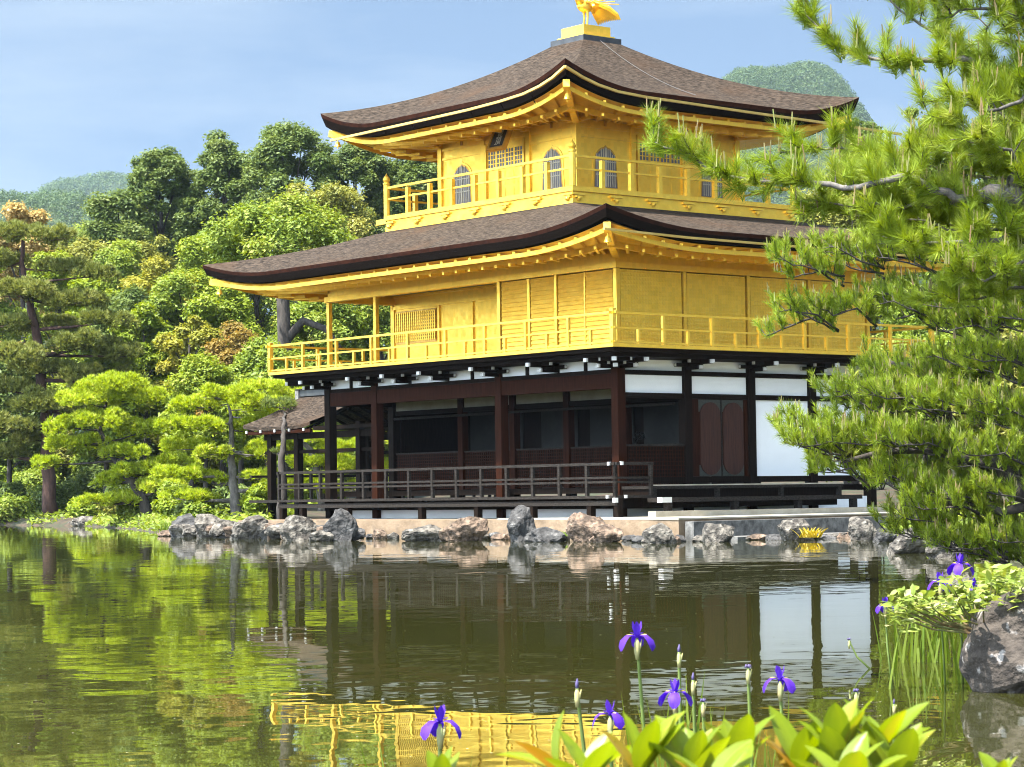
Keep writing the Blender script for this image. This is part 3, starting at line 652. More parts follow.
for a, bb in ((u3-o3, v3-o3), (u3+W3+o3, v3-o3), (u3-o3, v3+W3+o3), (u3+W3+o3, v3+W3+o3)):
    part(MB().lathe([(.085, 8.422), (.085, 9.24), (.10, 9.26), (.10, 9.30), (.07, 9.32), (.10, 9.38), (.07, 9.46), (.02, 9.52), (.005, 9.56)], (-a, bb, 0), 10), 'finial_post', GOLD, smooth=False)
for i in range(3):
    part(MB().bab(u3+i*b3+.08, u3+(i+1)*b3-.08, v3-.02, v3+.06, 8.422, 10.28), 'upper_wall', GOLD)
    part(MB().bab(u3-.02, u3+.06, v3+i*b3+.08, v3+(i+1)*b3-.08, 8.422, 10.28), 'upper_wall', GOLD)
part(MB().bab(u3+W3-.06, u3+W3+.02, v3, v3+W3, 8.422, 10.28), 'upper_wall', GOLD); part(MB().bab(u3, u3+W3, v3+W3-.06, v3+W3+.02, 8.422, 10.28), 'upper_wall', GOLD)
for i in range(4):
    part(MB().bab(u3+i*b3-.075, u3+i*b3+.075, v3-.075, v3+.075, 8.422, 10.30), 'upper_pillar', GOLD)
    if i: part(MB().bab(u3-.075, u3+.075, v3+i*b3-.075, v3+i*b3+.075, 8.422, 10.30), 'upper_pillar', GOLD)
    if i: part(MB().bab(u3+W3-.075, u3+W3+.075, v3+i*b3-.075, v3+i*b3+.075, 8.422, 10.30), 'upper_pillar', GOLD)
for z0, z1 in ((9.84, 9.90), (10.08, 10.15)):
    for i in range(3):
        if not (i == 1 and z0 < 10): part(MB().bab(u3+i*b3+.08, u3+(i+1)*b3-.08, v3-.05, v3-.021, z0, z1), 'tie_beam', GOLD)
        part(MB().bab(u3-.05, u3-.021, v3+i*b3+.08, v3+(i+1)*b3-.08, z0, z1), 'tie_beam', GOLD)
part(MB().bab(u3-.12, u3+W3+.12, v3-.12, v3+W3+.12, 10.302, 10.38), 'ring_beam', GOLD)
def cap3(x, y, d):
    o_ = MB(); sx, sy = -d[1], d[0]
    for k, (wd, z) in enumerate(((.28, 10.20), (.46, 10.27))):
        o_.bar((x-sx*wd/2+d[0]*.1, y-sy*wd/2+d[1]*.1, z), (x+sx*wd/2+d[0]*.1, y+sy*wd/2+d[1]*.1, z), .10, .06)
    o_.bar((x, y, 10.24), (x+d[0]*.5, y+d[1]*.5, 10.24), .09, .09); o_.bar((x, y, 10.33), (x+d[0]*.75, y+d[1]*.75, 10.33), .09, .07)
    part(o_, 'eave_bracket', GOLD)
for i in range(4):
    cap3(-(u3+i*b3), v3-.07, (0, -1)); cap3(-(u3-.07), v3+i*b3, (1, 0))
for i in range(3):
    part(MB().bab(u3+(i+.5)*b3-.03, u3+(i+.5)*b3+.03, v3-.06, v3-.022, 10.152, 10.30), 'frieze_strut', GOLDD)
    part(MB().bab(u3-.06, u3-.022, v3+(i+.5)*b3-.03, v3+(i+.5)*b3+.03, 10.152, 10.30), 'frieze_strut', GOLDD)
# cusped windows
def cusp(wd, h, n=10):
    L_ = [(-wd*.53, 0), (-wd*.5, h*.25), (-wd*.48, h*.62)]
    arc = [(-wd*.48+wd*.48*(1-math.cos(k/n*math.pi/2)), h*.62+h*.34*math.sin(k/n*math.pi/2)) for k in range(1, n)]
    half = L_+arc; return half+[(0, h*1.0)]+[(-x, z) for x, z in reversed(half)]
def cusp_window(side, c0):
    wd, h, z0 = .74, 1.04, 8.62
    if side == 's': F0 = lambda off: (lambda x, z: (-(c0+x), v3-off, z0+z))
    else: F0 = lambda off: (lambda x, z: (-(u3-off), c0+x, z0+z))
    fr = part(MB().prism([(x*1.18, z*1.07-.0) for x, z in cusp(wd, h)], F0(.0215), F0(.034)), 'window', GOLD)
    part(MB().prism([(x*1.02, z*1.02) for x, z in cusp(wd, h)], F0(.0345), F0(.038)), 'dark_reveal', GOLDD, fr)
    part(MB().prism(cusp(wd*.94, h*.97), F0(.0385), F0(.041)), 'paper_pane', mat('pane', (.10, .095, .11), (.16, .15, .16), rough=.4) if 'pane' not in bpy.data.materials else bpy.data.materials['pane'], fr)
    bb = MB()
    for k in range(-4, 5):
        if k == 0: continue
        x = k*wd*.1; zt = h*.93 if abs(k) < 3 else h*.80; bb.prism([(x-.011, .02), (x+.011, .02), (x+.011, zt), (x-.011, zt)], F0(.0415), F0(.052))
    bb.prism([(-.03, .02), (.03, .02), (.03, h*.96), (-.03, h*.96)], F0(.0415), F0(.056))
    for zz in (.3, .62): bb.prism([(-wd*.46, h*zz-.014), (wd*.46, h*zz-.014), (wd*.46, h*zz+.014), (-wd*.46, h*zz+.014)], F0(.0525), F0(.058))
    part(bb, 'window_bars', PAPER, fr)
for i in (0, 2): cusp_window('s', u3+(i+.5)*b3)
for i in (0, 2): cusp_window('e', v3+(i+.5)*b3)
def tall_door(side, c0):
    G_ = (lambda a0, a1, d0, d1, z0, z1: MB().bab(c0+a0, c0+a1, v3-d1, v3-d0, z0, z1)) if side == 's' else (lambda a0, a1, d0, d1, z0, z1: MB().bab(u3-d1, u3-d0, c0+a0, c0+a1, z0, z1))
    d_ = part(G_(-.80, .80, .021, .04, 8.43, 9.98), 'door', GOLD)
    for x in (-.80, .74): part(G_(x, x+.06, .041, .10, 8.43, 10.02), 'door_post', GOLD, d_)
    for k in range(4):
        x = -.72+k*.36
        part(G_(x+.03, x+.33, .041, .048, 8.5, 8.86), 'door_panel', GOLD, d_); part(G_(x+.03, x+.33, .041, .048, 8.92, 9.28), 'door_panel', GOLD, d_)
        part(G_(x+.02, x+.34, .041, .045, 9.38, 9.86), 'pane', bpy.data.materials['pane'], d_)
        bb = MB()
        for q in range(4): xx = x+.02+q*.107; s_ = G_(xx-.012, xx+.012, .0455, .056, 9.38, 9.86); bb.add(s_.v, s_.f)
        for q in range(5): zz = 9.39+q*.115; s_ = G_(x+.02, x+.34, .0565, .060, zz-.01, zz+.01); bb.add(s_.v, s_.f)
        part(bb, 'door_lattice', GOLD, d_)
tall_door('s', u3+1.5*b3); tall_door('e', v3+1.5*b3)
# name board, tilted forward under the eaves
sg = empty('name_board', (-5.38, v3-.52, 10.10)); sg.parent = PAV; sg.rotation_euler = (R(-24), 0, 0)
part(MB().box(-.27, .27, -.04, .04, -.36, .36), 'board', mat('board_black', (.015, .014, .012), rough=.5), sg)
fb = MB().box(-.34, -.275, -.07, .05, -.43, .43); fb.box(.275, .34, -.07, .05, -.43, .43); fb.box(-.274, .274, -.07, .05, .365, .43); fb.box(-.274, .274, -.07, .05, -.43, -.365)
part(fb, 'board_frame', GOLDD, sg)
cu = bpy.data.curves.new('board_lettering', 'FONT'); cu.body = '究\n竟\n頂'; cu.size = .24; cu.align_x = 'CENTER'; cu.align_y = 'CENTER'; cu.space_line = .85; cu.extrude = .003
to = bpy.data.objects.new('tmp_text', cu); C.objects.link(to)
dg = bpy.context.evaluated_depsgraph_get(); tm = bpy.data.meshes.new_from_object(to.evaluated_get(dg)); bpy.data.objects.remove(to)
lo = link('board_lettering', tm, PAPER, sg); lo.rotation_euler = (R(90), 0, 0); lo.location = (0, -.046, 0)

# top block and bird
tb = part(MB().bab(ca-.66, ca+.66, cb-.66, cb+.66, 12.78, 12.93), 'roof_crown', LEAD)
part(MB().bab(ca-.54, ca+.54, cb-.54, cb+.54, 12.932, 12.99), 'gold_plinth', GOLD, tb)
part(MB().bab(ca-.46, ca+.46, cb-.46, cb+.46, 12.992, 13.25), 'gold_block', GOLD, tb)
part(MB().lathe([(.22, 0), (.20, .05), (.10, .09), (.06, .10)], (-ca, cb, 13.251), 12), 'bird_pedestal', GOLD, tb)
br = empty('roof_bird', (-ca, cb, 13.34)); br.parent = PAV; br.scale = (.98, .98, .98)
body = MB()
def ell(mb, c, rx, ry, rz, n=10, m_=8):
    G = [[(c[0]+rx*math.sin(math.pi*i/m_)*math.cos(2*math.pi*k/n), c[1]+ry*math.sin(math.pi*i/m_)*math.sin(2*math.pi*k/n), c[2]+rz*math.cos(math.pi*i/m_)) for k in range(n+1)] for i in range(m_+1)]
    mb.grid(G)
ell(body, (0, -.02, .50), .15, .26, .17)
body.tube([(0, -.16, .56), (0, -.28, .72), (0, -.30, .90), (0, -.27, 1.02), (0, -.34, 1.06), (0, -.43, 1.03)], [.12, .085, .06, .065, .055, .008], 8)
body.tube([(0, -.27, 1.07), (0, -.24, 1.17), (0, -.17, 1.18)], [.03, .025, .005], 6)
part(body, 'bird_body', GOLD, br, smooth=True)
for s_ in (-1, 1):
    part(MB().tube([(s_*.07, .0, .42), (s_*.07, .02, .22), (s_*.07, -.01, .0)], [.05, .028, .025], 7), 'bird_leg', GOLD, br)
    wg = MB()
    for k in range(6):
        p0 = Vector((s_*.13, -.10+k*.06, .58)); p1 = Vector((s_*(.42+.05*k), .12+k*.10, .92-.08*k)); wg.bar(p0, p1, .075, .012)
    part(wg, 'bird_wing', GOLD, br)
tl = MB()
for k in range(13):
    s_ = (k-6)/6; rise = .16*math.cos(s_*1.5)
    pts = [(s_*.04, .16, .50+rise*.3), (s_*.16, .34, .56+rise*.6), (s_*.30, .56, .46+rise*.6), (s_*.40, .76, .30+rise*.4), (s_*.45, .86, .16+rise*.2)]
    tl.tube(pts, [.04, .06, .075, .06, .012], 6)
part(tl, 'bird_tail', GOLD, br)
BODY_END = True

# ------------------------------------------------------------------ fishing porch on the west side
PO = empty('porch', (X0, Y0, 0), TH-math.pi/2)
tag(PO, 'small open porch with grey-brown gabled roof at the left end of the golden pavilion', 'porch')
G0, G1, GB, zr, zev, hw = 15.7, 19.2, 4.24, 4.10, 3.10, 2.14
for s_ in (-1, 1):
    Gd = [[(-(G0+(G1-G0)*i/16), GB+s_*hw*(1-j/10), zev+(zr-zev)*(.72*(j/10)+.28*(j/10)**2)+.10*((2*i/16-1)**4)*(1-j/10)) for j in range(11)] for i in range(17)]
    m_ = MB().grid(Gd); m_.grid([[(x, y, z-.10) for x, y, z in row] for row in Gd])
    m_.grid([[row[0], (row[0][0], row[0][1], row[0][2]-.10)] for row in Gd]); m_.grid([[p, (p[0], p[1], p[2]-.10)] for p in Gd[-1]])
    sl = part(m_, 'roof_slope', SHINGLE, PO, smooth=False)
    part(MB().bar((-(G1-.12), GB+s_*(hw-.06), zev-.16), (-G0, GB+s_*(hw-.06), zev-.16), .09, .10), 'eave_beam', REDW, sl)
    for k in range(5):
        a = G0+.3+k*.75; part(MB().bar((-a, GB+s_*(hw-.02), zev-.15), (-a, GB+s_*.4, zr-.42), .06, .07), 'rafter', DARKW, sl)
        part(MB().box(-a-.035, -a+.035, GB+s_*(hw+.005)-.02, GB+s_*(hw+.005)+.02, zev-.16, zev-.08), 'rafter_cap', WHITE, sl)
part(MB().bab(12.5, G0-.02, 2.2, 6.3, 2.95, 3.06), 'link_roof', DARKW, PO)
rg = part(MB().bab(G0, G1+.1, GB-.12, GB+.12, zr-.02, zr+.17), 'ridge_cap', LEAD, PO)
part(MB().bab(G0-.02, G1+.14, GB-.17, GB+.17, zr+.172, zr+.21), 'ridge_board', GREYW, rg)
part(MB().bab(G1-.02, G1+.16, GB-.16, GB+.16, zr-.10, zr+.168), 'ridge_end', GREYST, rg)
for a in (13.7, 16.8, 18.2):
    for bb in (2.45, 6.0):
        part(MB().bab(a-.1, a+.1, bb-.1, bb+.1, .0, 3.15), 'post', DARKW, PO)
for bb in (2.45, 6.0):
    part(MB().bab(12.6, 18.5, bb-.07, bb+.07, 2.72, 2.9), 'cross_beam', DARKW, PO)
    part(MB().bab(12.6, 18.5, bb-.04, bb+.04, 2.30, 2.40), 'tie_rail', DARKW, PO)
part(MB().bab(12.46, 18.6, 1.9, 6.5, .88, .96), 'deck', GREYW, PO)
rl = part(MB().bab(12.5, 18.6, 6.38, 6.45, 1.62, 1.69), 'railing', GREYW, PO)
part(MB().bab(12.5, 18.6, 6.39, 6.44, 1.30, 1.36), 'lower_rail', GREYW, rl)
for k in range(7): part(MB().bab(12.6+k-.035, 12.6+k+.035, 6.385, 6.445, .96, 1.62), 'rail_post', GREYW, rl)
part(MB().bab(18.53, 18.6, 1.95, 6.37, 1.62, 1.69), 'side_rail', GREYW, rl)

# ------------------------------------------------------------------ stone terrace and shore stones
TR = empty('terrace', (X0, Y0, 0), TH-math.pi/2)
tag(TR, 'low tan stone terrace the golden pavilion stands on, pale paving at its right side', 'terrace')
sh = [(12.6, -2.35), (-4.6, -2.45), (-3.6, 6.6), (-2.4, 8.6), (0, 9.6), (13, 9.6)]
part(MB().prism(sh, lambda a, bb: (-a, bb, -.3), lambda a, bb: (-a, bb, .44)), 'stone_wall', TANWALL, TR)
pv = [(1.6, -2.36), (-4.62, -2.47), (-3.62, 6.62), (-1.3, 7.2), (-.3, -1.0)]
part(MB().prism(pv, lambda a, bb: (-a, bb, .441), lambda a, bb: (-a, bb, .475)), 'paving', PAVE, TR)
part(MB().bab(-2.2, -1.95, -.9, 6.9, .476, .60), 'kerb', PAVE, TR)
part(MB().prism([(-4.63, -2.3), (-4.9, -2.3), (-3.95, 6.5), (-3.66, 6.5)], lambda a, bb: (-a, bb, -.3), lambda a, bb: (-a, bb, .40)), 'grey_facing', GREYST, TR)
part(MB().prism([(-4.95, -2.2), (-5.9, -2.0), (-4.9, 6.2), (-4.0, 6.3)], lambda a, bb: (-a, bb, -.3), lambda a, bb: (-a, bb, .07)), 'ledge', GREYST, TR)

def noise3(P, seed):
    rs = np.random.RandomState(seed); out = np.zeros(len(P))
    for o_, amp in ((1, 1.), (2, .6), (4, .38), (8, .2)):
        for _ in range(4):
            k = rs.normal(size=3)*o_*1.1; out += amp*np.sin(P@k+rs.uniform(0, 6.28))/2
    return out
def rock(name, loc, size, seed, m, rz=0., sub=4, rough=.22):
    import bmesh
    bm = bmesh.new(); bmesh.ops.create_icosphere(bm, subdivisions=sub, radius=1)
    P = np.array([v.co[:] for v in bm.verts]); rs = np.random.RandomState(seed)
    for _ in range(7):                # flat chipped facets
        n = rs.normal(size=3); n /= np.linalg.norm(n); d = rs.uniform(.55, .85); t = P@n-d; P = P-np.outer(np.maximum(t, 0)*.9, n)
    n3_ = noise3(P*1.6, seed); P = P*(1+rough*.55*n3_[:, None]); ridge = 1-np.abs(noise3(P*2.5, seed+5)); P = P*(1+rough*.2*ridge[:, None])
    P *= np.array(size)
    for v, p in zip(bm.verts, P): v.co = p
    me = bpy.data.meshes.new(name); bm.to_mesh(me); bm.free()
    o = link(name, me, m); o.location = loc; o.rotation_euler = (0, 0, rz)
    return o

# shore stones: (photo column, row of the foot, metres away or None, half width px, height px, material, label)
def px_rock(u, vfoot, wpx, hpx, m, label, seed, Y=None, zf=0.0, cat='rock', depth=.8, **k):
    if Y is None:
        d = ray(u, vfoot); t = (zf-HC)/d.z; Y = t*d.y
    q = at(u, vfoot, Y); s_ = Y/F_PX
    hh = hpx*s_; ww = wpx*s_/2
    o = rock('shore_rock', (q.x, q.y, max(zf, 0)+hh*.32), (ww*1.12, ww*depth, hh*.78), seed, m, rz=k.pop('rz', 0), **k)
    tag(o, label, cat, 'rocks along the pond edge'); return o
RK = [ # u, foot v, Y, w, h, mat, label
 (252, 536, 61.8, 40, 20, ROCK, 'broad pale grey rock at the water under the left end of the deck railing'),
 (212, 535, 65.5, 38, 20, ROCK, 'grey lumpy rock at the water straight below the grey pine trunk'),
 (186, 533, 67, 30, 19, ROCK_D, 'grey rock at the left tip of the row of rocks under the pines'),
 (170, 531, 68, 26, 6, ROCK_T, 'flat pale slab just above the water at the far left tip of the rock row'),
 (224, 524, 67.5, 40, 16, ROCK, 'grey rock set back against the foot of the trained pine'),
 (272, 522, 63.5, 30, 14, ROCK_T, 'small brownish rock under the porch posts'),
 (300, 536, 58.6, 30, 26, ROCK, 'tall pale rock left of the first white wall strip under the deck'),
 (321, 524, 59, 22, 12, ROCK_T, 'small reddish brown rock between two taller rocks under the deck'),
 (342, 536, 57.2, 30, 26, ROCK_D, 'dark grey slanting pointed rock left of the tan wall'),
 (322, 537, 57.2, 24, 10, ROCK, 'low broken rock at the water between the pale rock and the dark pointed rock'),
 (420, 538, 55.6, 46, 15, ROCK, 'low grey rubble rock at the foot of the tan wall left of its middle'),
 (465, 539, 54.6, 46, 24, ROCK_T, 'pinkish grey rock heap against the tan wall under the long railing'),
 (523, 541, 53.2, 32, 30, ROCK_D, 'tallest dark grey rock standing against the tan wall'),
 (545, 543, 52.5, 34, 12, ROCK_D, 'low dark rock leaning at the right foot of the tallest dark rock'),
 (588, 541, 51.9, 36, 29, ROCK_T, 'rounded orange tan rock standing left of the pavilion corner'),
 (606, 543, 51.3, 40, 14, ROCK_T, 'flat tan rubble rock to the right of the rounded orange rock'),
 (658, 544, 49.2, 34, 19, ROCK, 'pale grey rock in the water before the left end of the paving edge'),
 (719, 544, 49.6, 32, 20, ROCK, 'squarish pale rock in the water in the middle of the grey ledge'),
 (796, 543, 50.5, 34, 18, ROCK, 'brownish grey rock in the water beside the yellow plant'),
 (861, 520, 52.5, 30, 18, ROCK, 'upper whitish rock of the pair at the right end of the paving'),
 (862, 542, 49.5, 32, 22, ROCK, 'lower whitish rock of the pair at the right end of the paving'),
 (884, 541, 48.0, 22, 14, ROCK_D, 'small dark rock right of the whitish pair of rocks'),
 (905, 556, 39, 40, 22, ROCK, 'grey rock half hidden under the hanging pine branches on the right'),
 (945, 560, 36, 50, 26, ROCK, 'wide grey rock deep under the hanging pine branches on the right'),
 (90, 523, 99, 30, 9, ROCK, 'pale flat rock on the far left bank'),
 (108, 520, 98, 18, 8, ROCK_T, 'light brown rock beside the pale flat one on the far left bank'),
 (72, 524, 101, 12, 5, ROCK, 'small pale stone left of the flat rock on the far left bank'),
]
for i, (u, v, Y, w_, h_, m_, lb) in enumerate(RK): px_rock(u, v, w_, h_, m_, lb, 100+i, Y)
# rubble line at the foot of the tan wall
rs = np.random.RandomState(5)
for k, a in enumerate(np.linspace(9.6, -3.2, 26)):
    q = ab(a+rs.uniform(-.2, .2), -2.55-rs.uniform(0, .25), rs.uniform(.02, .07))
    o = rock('rubble_stone', q, (rs.uniform(.14, .28), rs.uniform(.12, .2), rs.uniform(.08, .16)), 300+k, [ROCK, ROCK_D, ROCK_T][k % 3], rs.uniform(0, 3), sub=3)
    tag(o, 'small rubble stone at the waterline along the foot of the tan terrace wall', 'stone', 'rubble stones along the terrace foot')
for k in range(34):
    u = 184+(k*4.9)+rs.uniform(-3, 3); Y_ = 66.8-(u-184)*.058+rs.uniform(-.5, .8)
    q = at(u, 530, Y_); o = rock('bank_stone', (q.x, q.y, rs.uniform(.06, .22)), (rs.uniform(.22, .42), rs.uniform(.2, .34), rs.uniform(.14, .26)), 400+k, [ROCK, ROCK_D, ROCK_T, ROCK][k % 4], rs.uniform(0, 3), sub=3)
    tag(o, 'small stone filling the row of rocks along the left end of the island', 'stone', 'small stones of the left rock row')
for k in range(16):
    u = 640+k*15+rs.uniform(-5, 5); Y_ = 50.3+(u-640)*.008+rs.uniform(-.3, .3)
    q = at(u, 541, Y_); o = rock('ledge_stone', (q.x, q.y, rs.uniform(.0, .05)), (rs.uniform(.16, .34), rs.uniform(.12, .2), rs.uniform(.07, .13)), 450+k, [ROCK_D, ROCK, ROCK_T][k % 3], rs.uniform(0, 3), sub=3)
    tag(o, 'flat small stone in the water along the grey ledge at the right', 'stone', 'flat stones along the grey ledge')
# the near rock on the right
nr = at(1020, 690, 12.3)
o = rock('near_rock', (nr.x+.10, nr.y+.1, .20), (.36, .40, .34), 77, ROCK_N, sub=5, rough=.16); tag(o, 'big dark pitted rock at the right edge with pale top under green leaves', 'rock')

# ------------------------------------------------------------------ foliage generators
def unit(v): return v/np.maximum(np.linalg.norm(v, axis=-1, keepdims=True), 1e-9)
def leaf_faces(rs, P, size, up=.5, elong=1.7, out=None):
    N = len(P); n = rs.normal(size=(N, 3)); n[:, 2] = np.abs(n[:, 2])+up
    if out is not None: n += out*1.0
    n = unit(n); t = unit(np.cross(n, rs.normal(size=(N, 3)))); b_ = np.cross(n, t)
    s_ = (size*rs.uniform(.6, 1.3, N))[:, None]
    V = np.stack([P-t*s_*elong*.5, P+b_*s_*.42-n*s_*.12, P+t*s_*elong*.5, P-b_*s_*.42-n*s_*.12], 1); return V
def needle_faces(rs, P, D, length, width, spread=(.5, 1.0), M=8):
    """tufts: M needles at each point P around direction D"""
    P = np.repeat(P, M, 0); D = np.repeat(D, M, 0); N = len(P)
    r = rs.normal(size=(N, 3)); r = unit(r-D*np.sum(r*D, -1, keepdims=True))
    d = unit(D+r*rs.uniform(*spread, N)[:, None]); L_ = (length*rs.uniform(.7, 1.15, N))[:, None]
    s_ = unit(np.cross(d, rs.normal(size=(N, 3))))*(width/2)
    return np.stack([P-s_, P+s_, P+d*L_], 1)
def clumps(rs, n, rx, rz, rc, shape='round'):
    d = unit(rs.normal(size=(n, 3))); d[:, 2] = np.where(d[:, 2] < -.55, -d[:, 2], d[:, 2]); d = unit(d)
    f = rs.uniform(.45, 1, n)**.6
    c_ = d*f[:, None]*np.array([rx, rx, rz])
    if shape == 'tall':
        z = rs.uniform(-1, 1, n); w = rx*(.16+.84*np.clip((1-z)/2, 0, 1)**.62)*rs.uniform(.15, 1, n)**.7; an = rs.uniform(0, 6.28, n)
        c_ = np.stack([np.cos(an)*w, np.sin(an)*w, z*rz], -1)
    r = rs.uniform(*rc, n); return c_, r
def crown_cloud(rs, n, rx, rz, rc, nleaf, size, shape='round', squash=.75, up=.8, elong=1.7):
    c_, r = clumps(rs, n, rx, rz, rc, shape)
    w_ = r**2; cnt = np.maximum((nleaf*w_/w_.sum()).astype(int), 8)
    k = np.repeat(np.arange(n), cnt); d = rs.normal(size=(len(k), 3)); d[:, 2] += .45; d = unit(d)
    rad = r[k]*np.clip(np.abs(rs.normal(.78, .27, len(k))), 0, 1.35)
    P = c_[k]+d*rad[:, None]*np.array([1, 1, squash])
    V = leaf_faces(rs, P, size, up, elong, d)
    tint = np.clip(rs.normal(.42, .2, len(k))+rs.normal(0, .14, n)[k], 0, 1)
    return V, tint, c_, r
TREE_N = [0]
def trunk_mesh(rs, H, r0, cl, lean=(0, 0), nl=7, frac=.82):
    mb = MB(); pts = []; rad = []
    for i in range(8):
        t = i/7; pts.append((lean[0]*t+math.sin(t*3+rs.uniform(0, .4))*r0*.5, lean[1]*t, H*frac*t-.3*(i == 0))); rad.append(r0*(1.25 if i == 0 else 1)*(1-.78*t))
    mb.tube(pts, rad, 9)
    order = rs.permutation(len(cl))[:nl]
    for k in order:
        q = Vector(cl[k]); t = min(.95, max(.25, (q.z-.25*math.hypot(q.x, q.y))/(H*frac)*.8)); i = t*7; i0 = min(6, int(i)); p = Vector(pts[i0]).lerp(Vector(pts[i0+1]), i-i0)
        mid = p.lerp(q, .5)+Vector((0, 0, .08*(q-p).length)); mb.tube([p, mid, q], [r0*.38*(1-t*.5), r0*.25*(1-t*.5), r0*.07], 6)
    return mb
def tree(name, label, px, Y, top, wpx, m, kind='round', group=None, cat='tree', leaf=.115, nleaf=24000, nclump=44, trunk=BARK, zbase=None, low=.28, rc=(.2, .36), seed=None, r0=None, bright=0, foot=None):
    TREE_N[0] += 1; sd = seed or 1000+TREE_N[0]; rs = np.random.RandomState(sd)
    q = at(px, 500, Y); z0 = gz(q.x, Y) if zbase is None else zbase
    zt = at(px, top, Y).z; H = zt-z0; rx = wpx*Y/F_PX/2
    t = empty(name, (q.x, Y, z0)); tag(t, label, cat, group)
    cz = H*(1+low)/2; rzz = H*(1-low)/2
    V, tint, cc, r = crown_cloud(rs, nclump, rx*.86, rzz*.9, (rx*rc[0], rx*rc[1]), nleaf, leaf, 'tall' if kind == 'tall' else 'round')
    V = V+np.array([0, 0, cz]); V[:, :, 2] = np.maximum(V[:, :, 2], .05); cc = cc+np.array([0, 0, cz])
    link('crown', np_mesh('crown', V, 4, tint), m, t)
    trunk_mesh(rs, H, r0 or H*.018, cc, nl=9).build('trunk', trunk, t, smooth=True)
    return t
G_MID = leafmat('leaf_mid', (0.112, 0.170, 0.020), (0.215, 0.271, 0.036), (0.306, 0.320, 0.069), trans=0.3)
G_DARK = leafmat('leaf_dark', (0.066, 0.106, 0.023), (0.133, 0.177, 0.042), (0.193, 0.222, 0.074), trans=0.3)
G_BRIGHT = leafmat('leaf_bright', (0.129, 0.188, 0.014), (0.223, 0.275, 0.025), (0.293, 0.305, 0.059), trans=0.3)
G_YEL = leafmat('leaf_yellow', (0.178, 0.191, 0.022), (0.310, 0.292, 0.041), (0.381, 0.320, 0.071), trans=0.32)
G_OLIVE = leafmat('leaf_olive', (0.131, 0.148, 0.025), (0.256, 0.256, 0.049), (0.332, 0.304, 0.083), trans=0.3)
G_TAN = leafmat('leaf_blossom', (0.176, 0.154, 0.033), (0.462, 0.341, 0.132), (0.572, 0.440, 0.198), trans=0.3)
G_MAPLE = leafmat('leaf_maple', (0.158, 0.125, 0.026), (0.290, 0.198, 0.046), (0.370, 0.172, 0.066), trans=0.38)
G_PINE = leafmat('needle_pine', (0.066, 0.102, 0.022), (0.132, 0.174, 0.036), (0.192, 0.216, 0.054), trans=0.35, rough=.5)
G_PINEB = leafmat('needle_bright', (0.109, 0.180, 0.013), (0.226, 0.295, 0.024), (0.324, 0.359, 0.064), trans=0.3, rough=.5)
G_PINED = leafmat('needle_dark', (0.102, 0.126, 0.024), (0.204, 0.222, 0.048), (0.288, 0.288, 0.084), trans=0.28)

G_PADB = leafmat('needle_pad', (.21, .285, .017), (.36, .435, .028), (.47, .50, .085), trans=0.34, rough=.5)

BK = 'trees of the wood behind the pond'
T = tree
T('oak_tree', 'leftmost of the three tall airy skyline trees left of the upper roof', 163, 150, 138, 92, G_DARK, 'round', BK, nclump=120, rc=(.12, .23), nleaf=40800, leaf=.14, low=.5)
T('oak_tree', 'middle one of the three tall airy skyline trees left of the upper roof', 226, 150, 127, 100, G_DARK, 'round', BK, nclump=120, rc=(.12, .23), nleaf=40800, leaf=.14, low=.5)
T('oak_tree', 'tallest dark airy tree whose top meets the left tip of the upper roof', 296, 146, 111, 116, G_DARK, 'round', BK, nclump=120, rc=(.12, .23), nleaf=40800, leaf=.14, low=.5)
T('oak_tree', 'dark tree just under the left eave of the upper roof', 360, 148, 130, 100, G_DARK, 'round', BK, nclump=120, rc=(.12, .23), nleaf=40800, leaf=.14, low=.5)
T('oak_tree', 'dark tree behind the left end of the third-floor railing', 418, 150, 138, 104, G_DARK, 'round', BK, nclump=120, rc=(.12, .23), nleaf=40800, leaf=.14, low=.5)
T('oak_tree', 'dark round tree below the far blue hill, left of the skyline trees', 118, 148, 178, 90, G_DARK, 'round', BK, nleaf=19200, leaf=.15)
T('oak_tree', 'lower dark tree in the skyline gap between the leftmost and middle tall ones', 193, 154, 160, 80, G_DARK, 'round', BK, nclump=100, rc=(.12, .23), nleaf=34000, leaf=.15, low=.1)
T('oak_tree', 'lower dark tree in the skyline gap left of the tallest airy one', 258, 154, 150, 84, G_DARK, 'round', BK, nclump=100, rc=(.12, .23), nleaf=34000, leaf=.15, low=.1)
for k, (px_, Y_, tp_, w_, m_) in enumerate([(-10, 158, 200, 120, G_MID), (52, 158, 196, 120, G_OLIVE), (98, 160, 190, 110, G_MID), (142, 158, 186, 120, G_DARK), (186, 158, 182, 120, G_MID), (232, 158, 172, 120, G_DARK), (282, 158, 160, 120, G_MID), (330, 158, 158, 130, G_DARK), (390, 158, 165, 120, G_MID), (60, 130, 232, 100, G_BRIGHT), (150, 132, 222, 100, G_OLIVE), (210, 134, 214, 100, G_MID), (95, 118, 258, 90, G_BRIGHT), (145, 112, 292, 90, G_BRIGHT)]):
    T('broadleaf_tree', 'leafy tree of the closed wood, its crown running into those of its neighbours', px_, Y_, tp_, w_, m_, 'round', 'closed wood crowns', nclump=64, rc=(.14, .26), nleaf=26000, low=.02)
T('oak_tree', 'dark tree in the gap between the two roofs beside the third-floor wall', 440, 150, 150, 90, G_DARK, 'round', BK, nclump=90, rc=(.12, .23), nleaf=26000, leaf=.14, low=.3)
T('blossom_tree', 'tree covered in tan blossom at the left edge of the wood', 22, 138, 186, 92, G_TAN, 'round', BK, nclump=44, nleaf=26400, leaf=.13, rc=(.16, .28), low=.1)
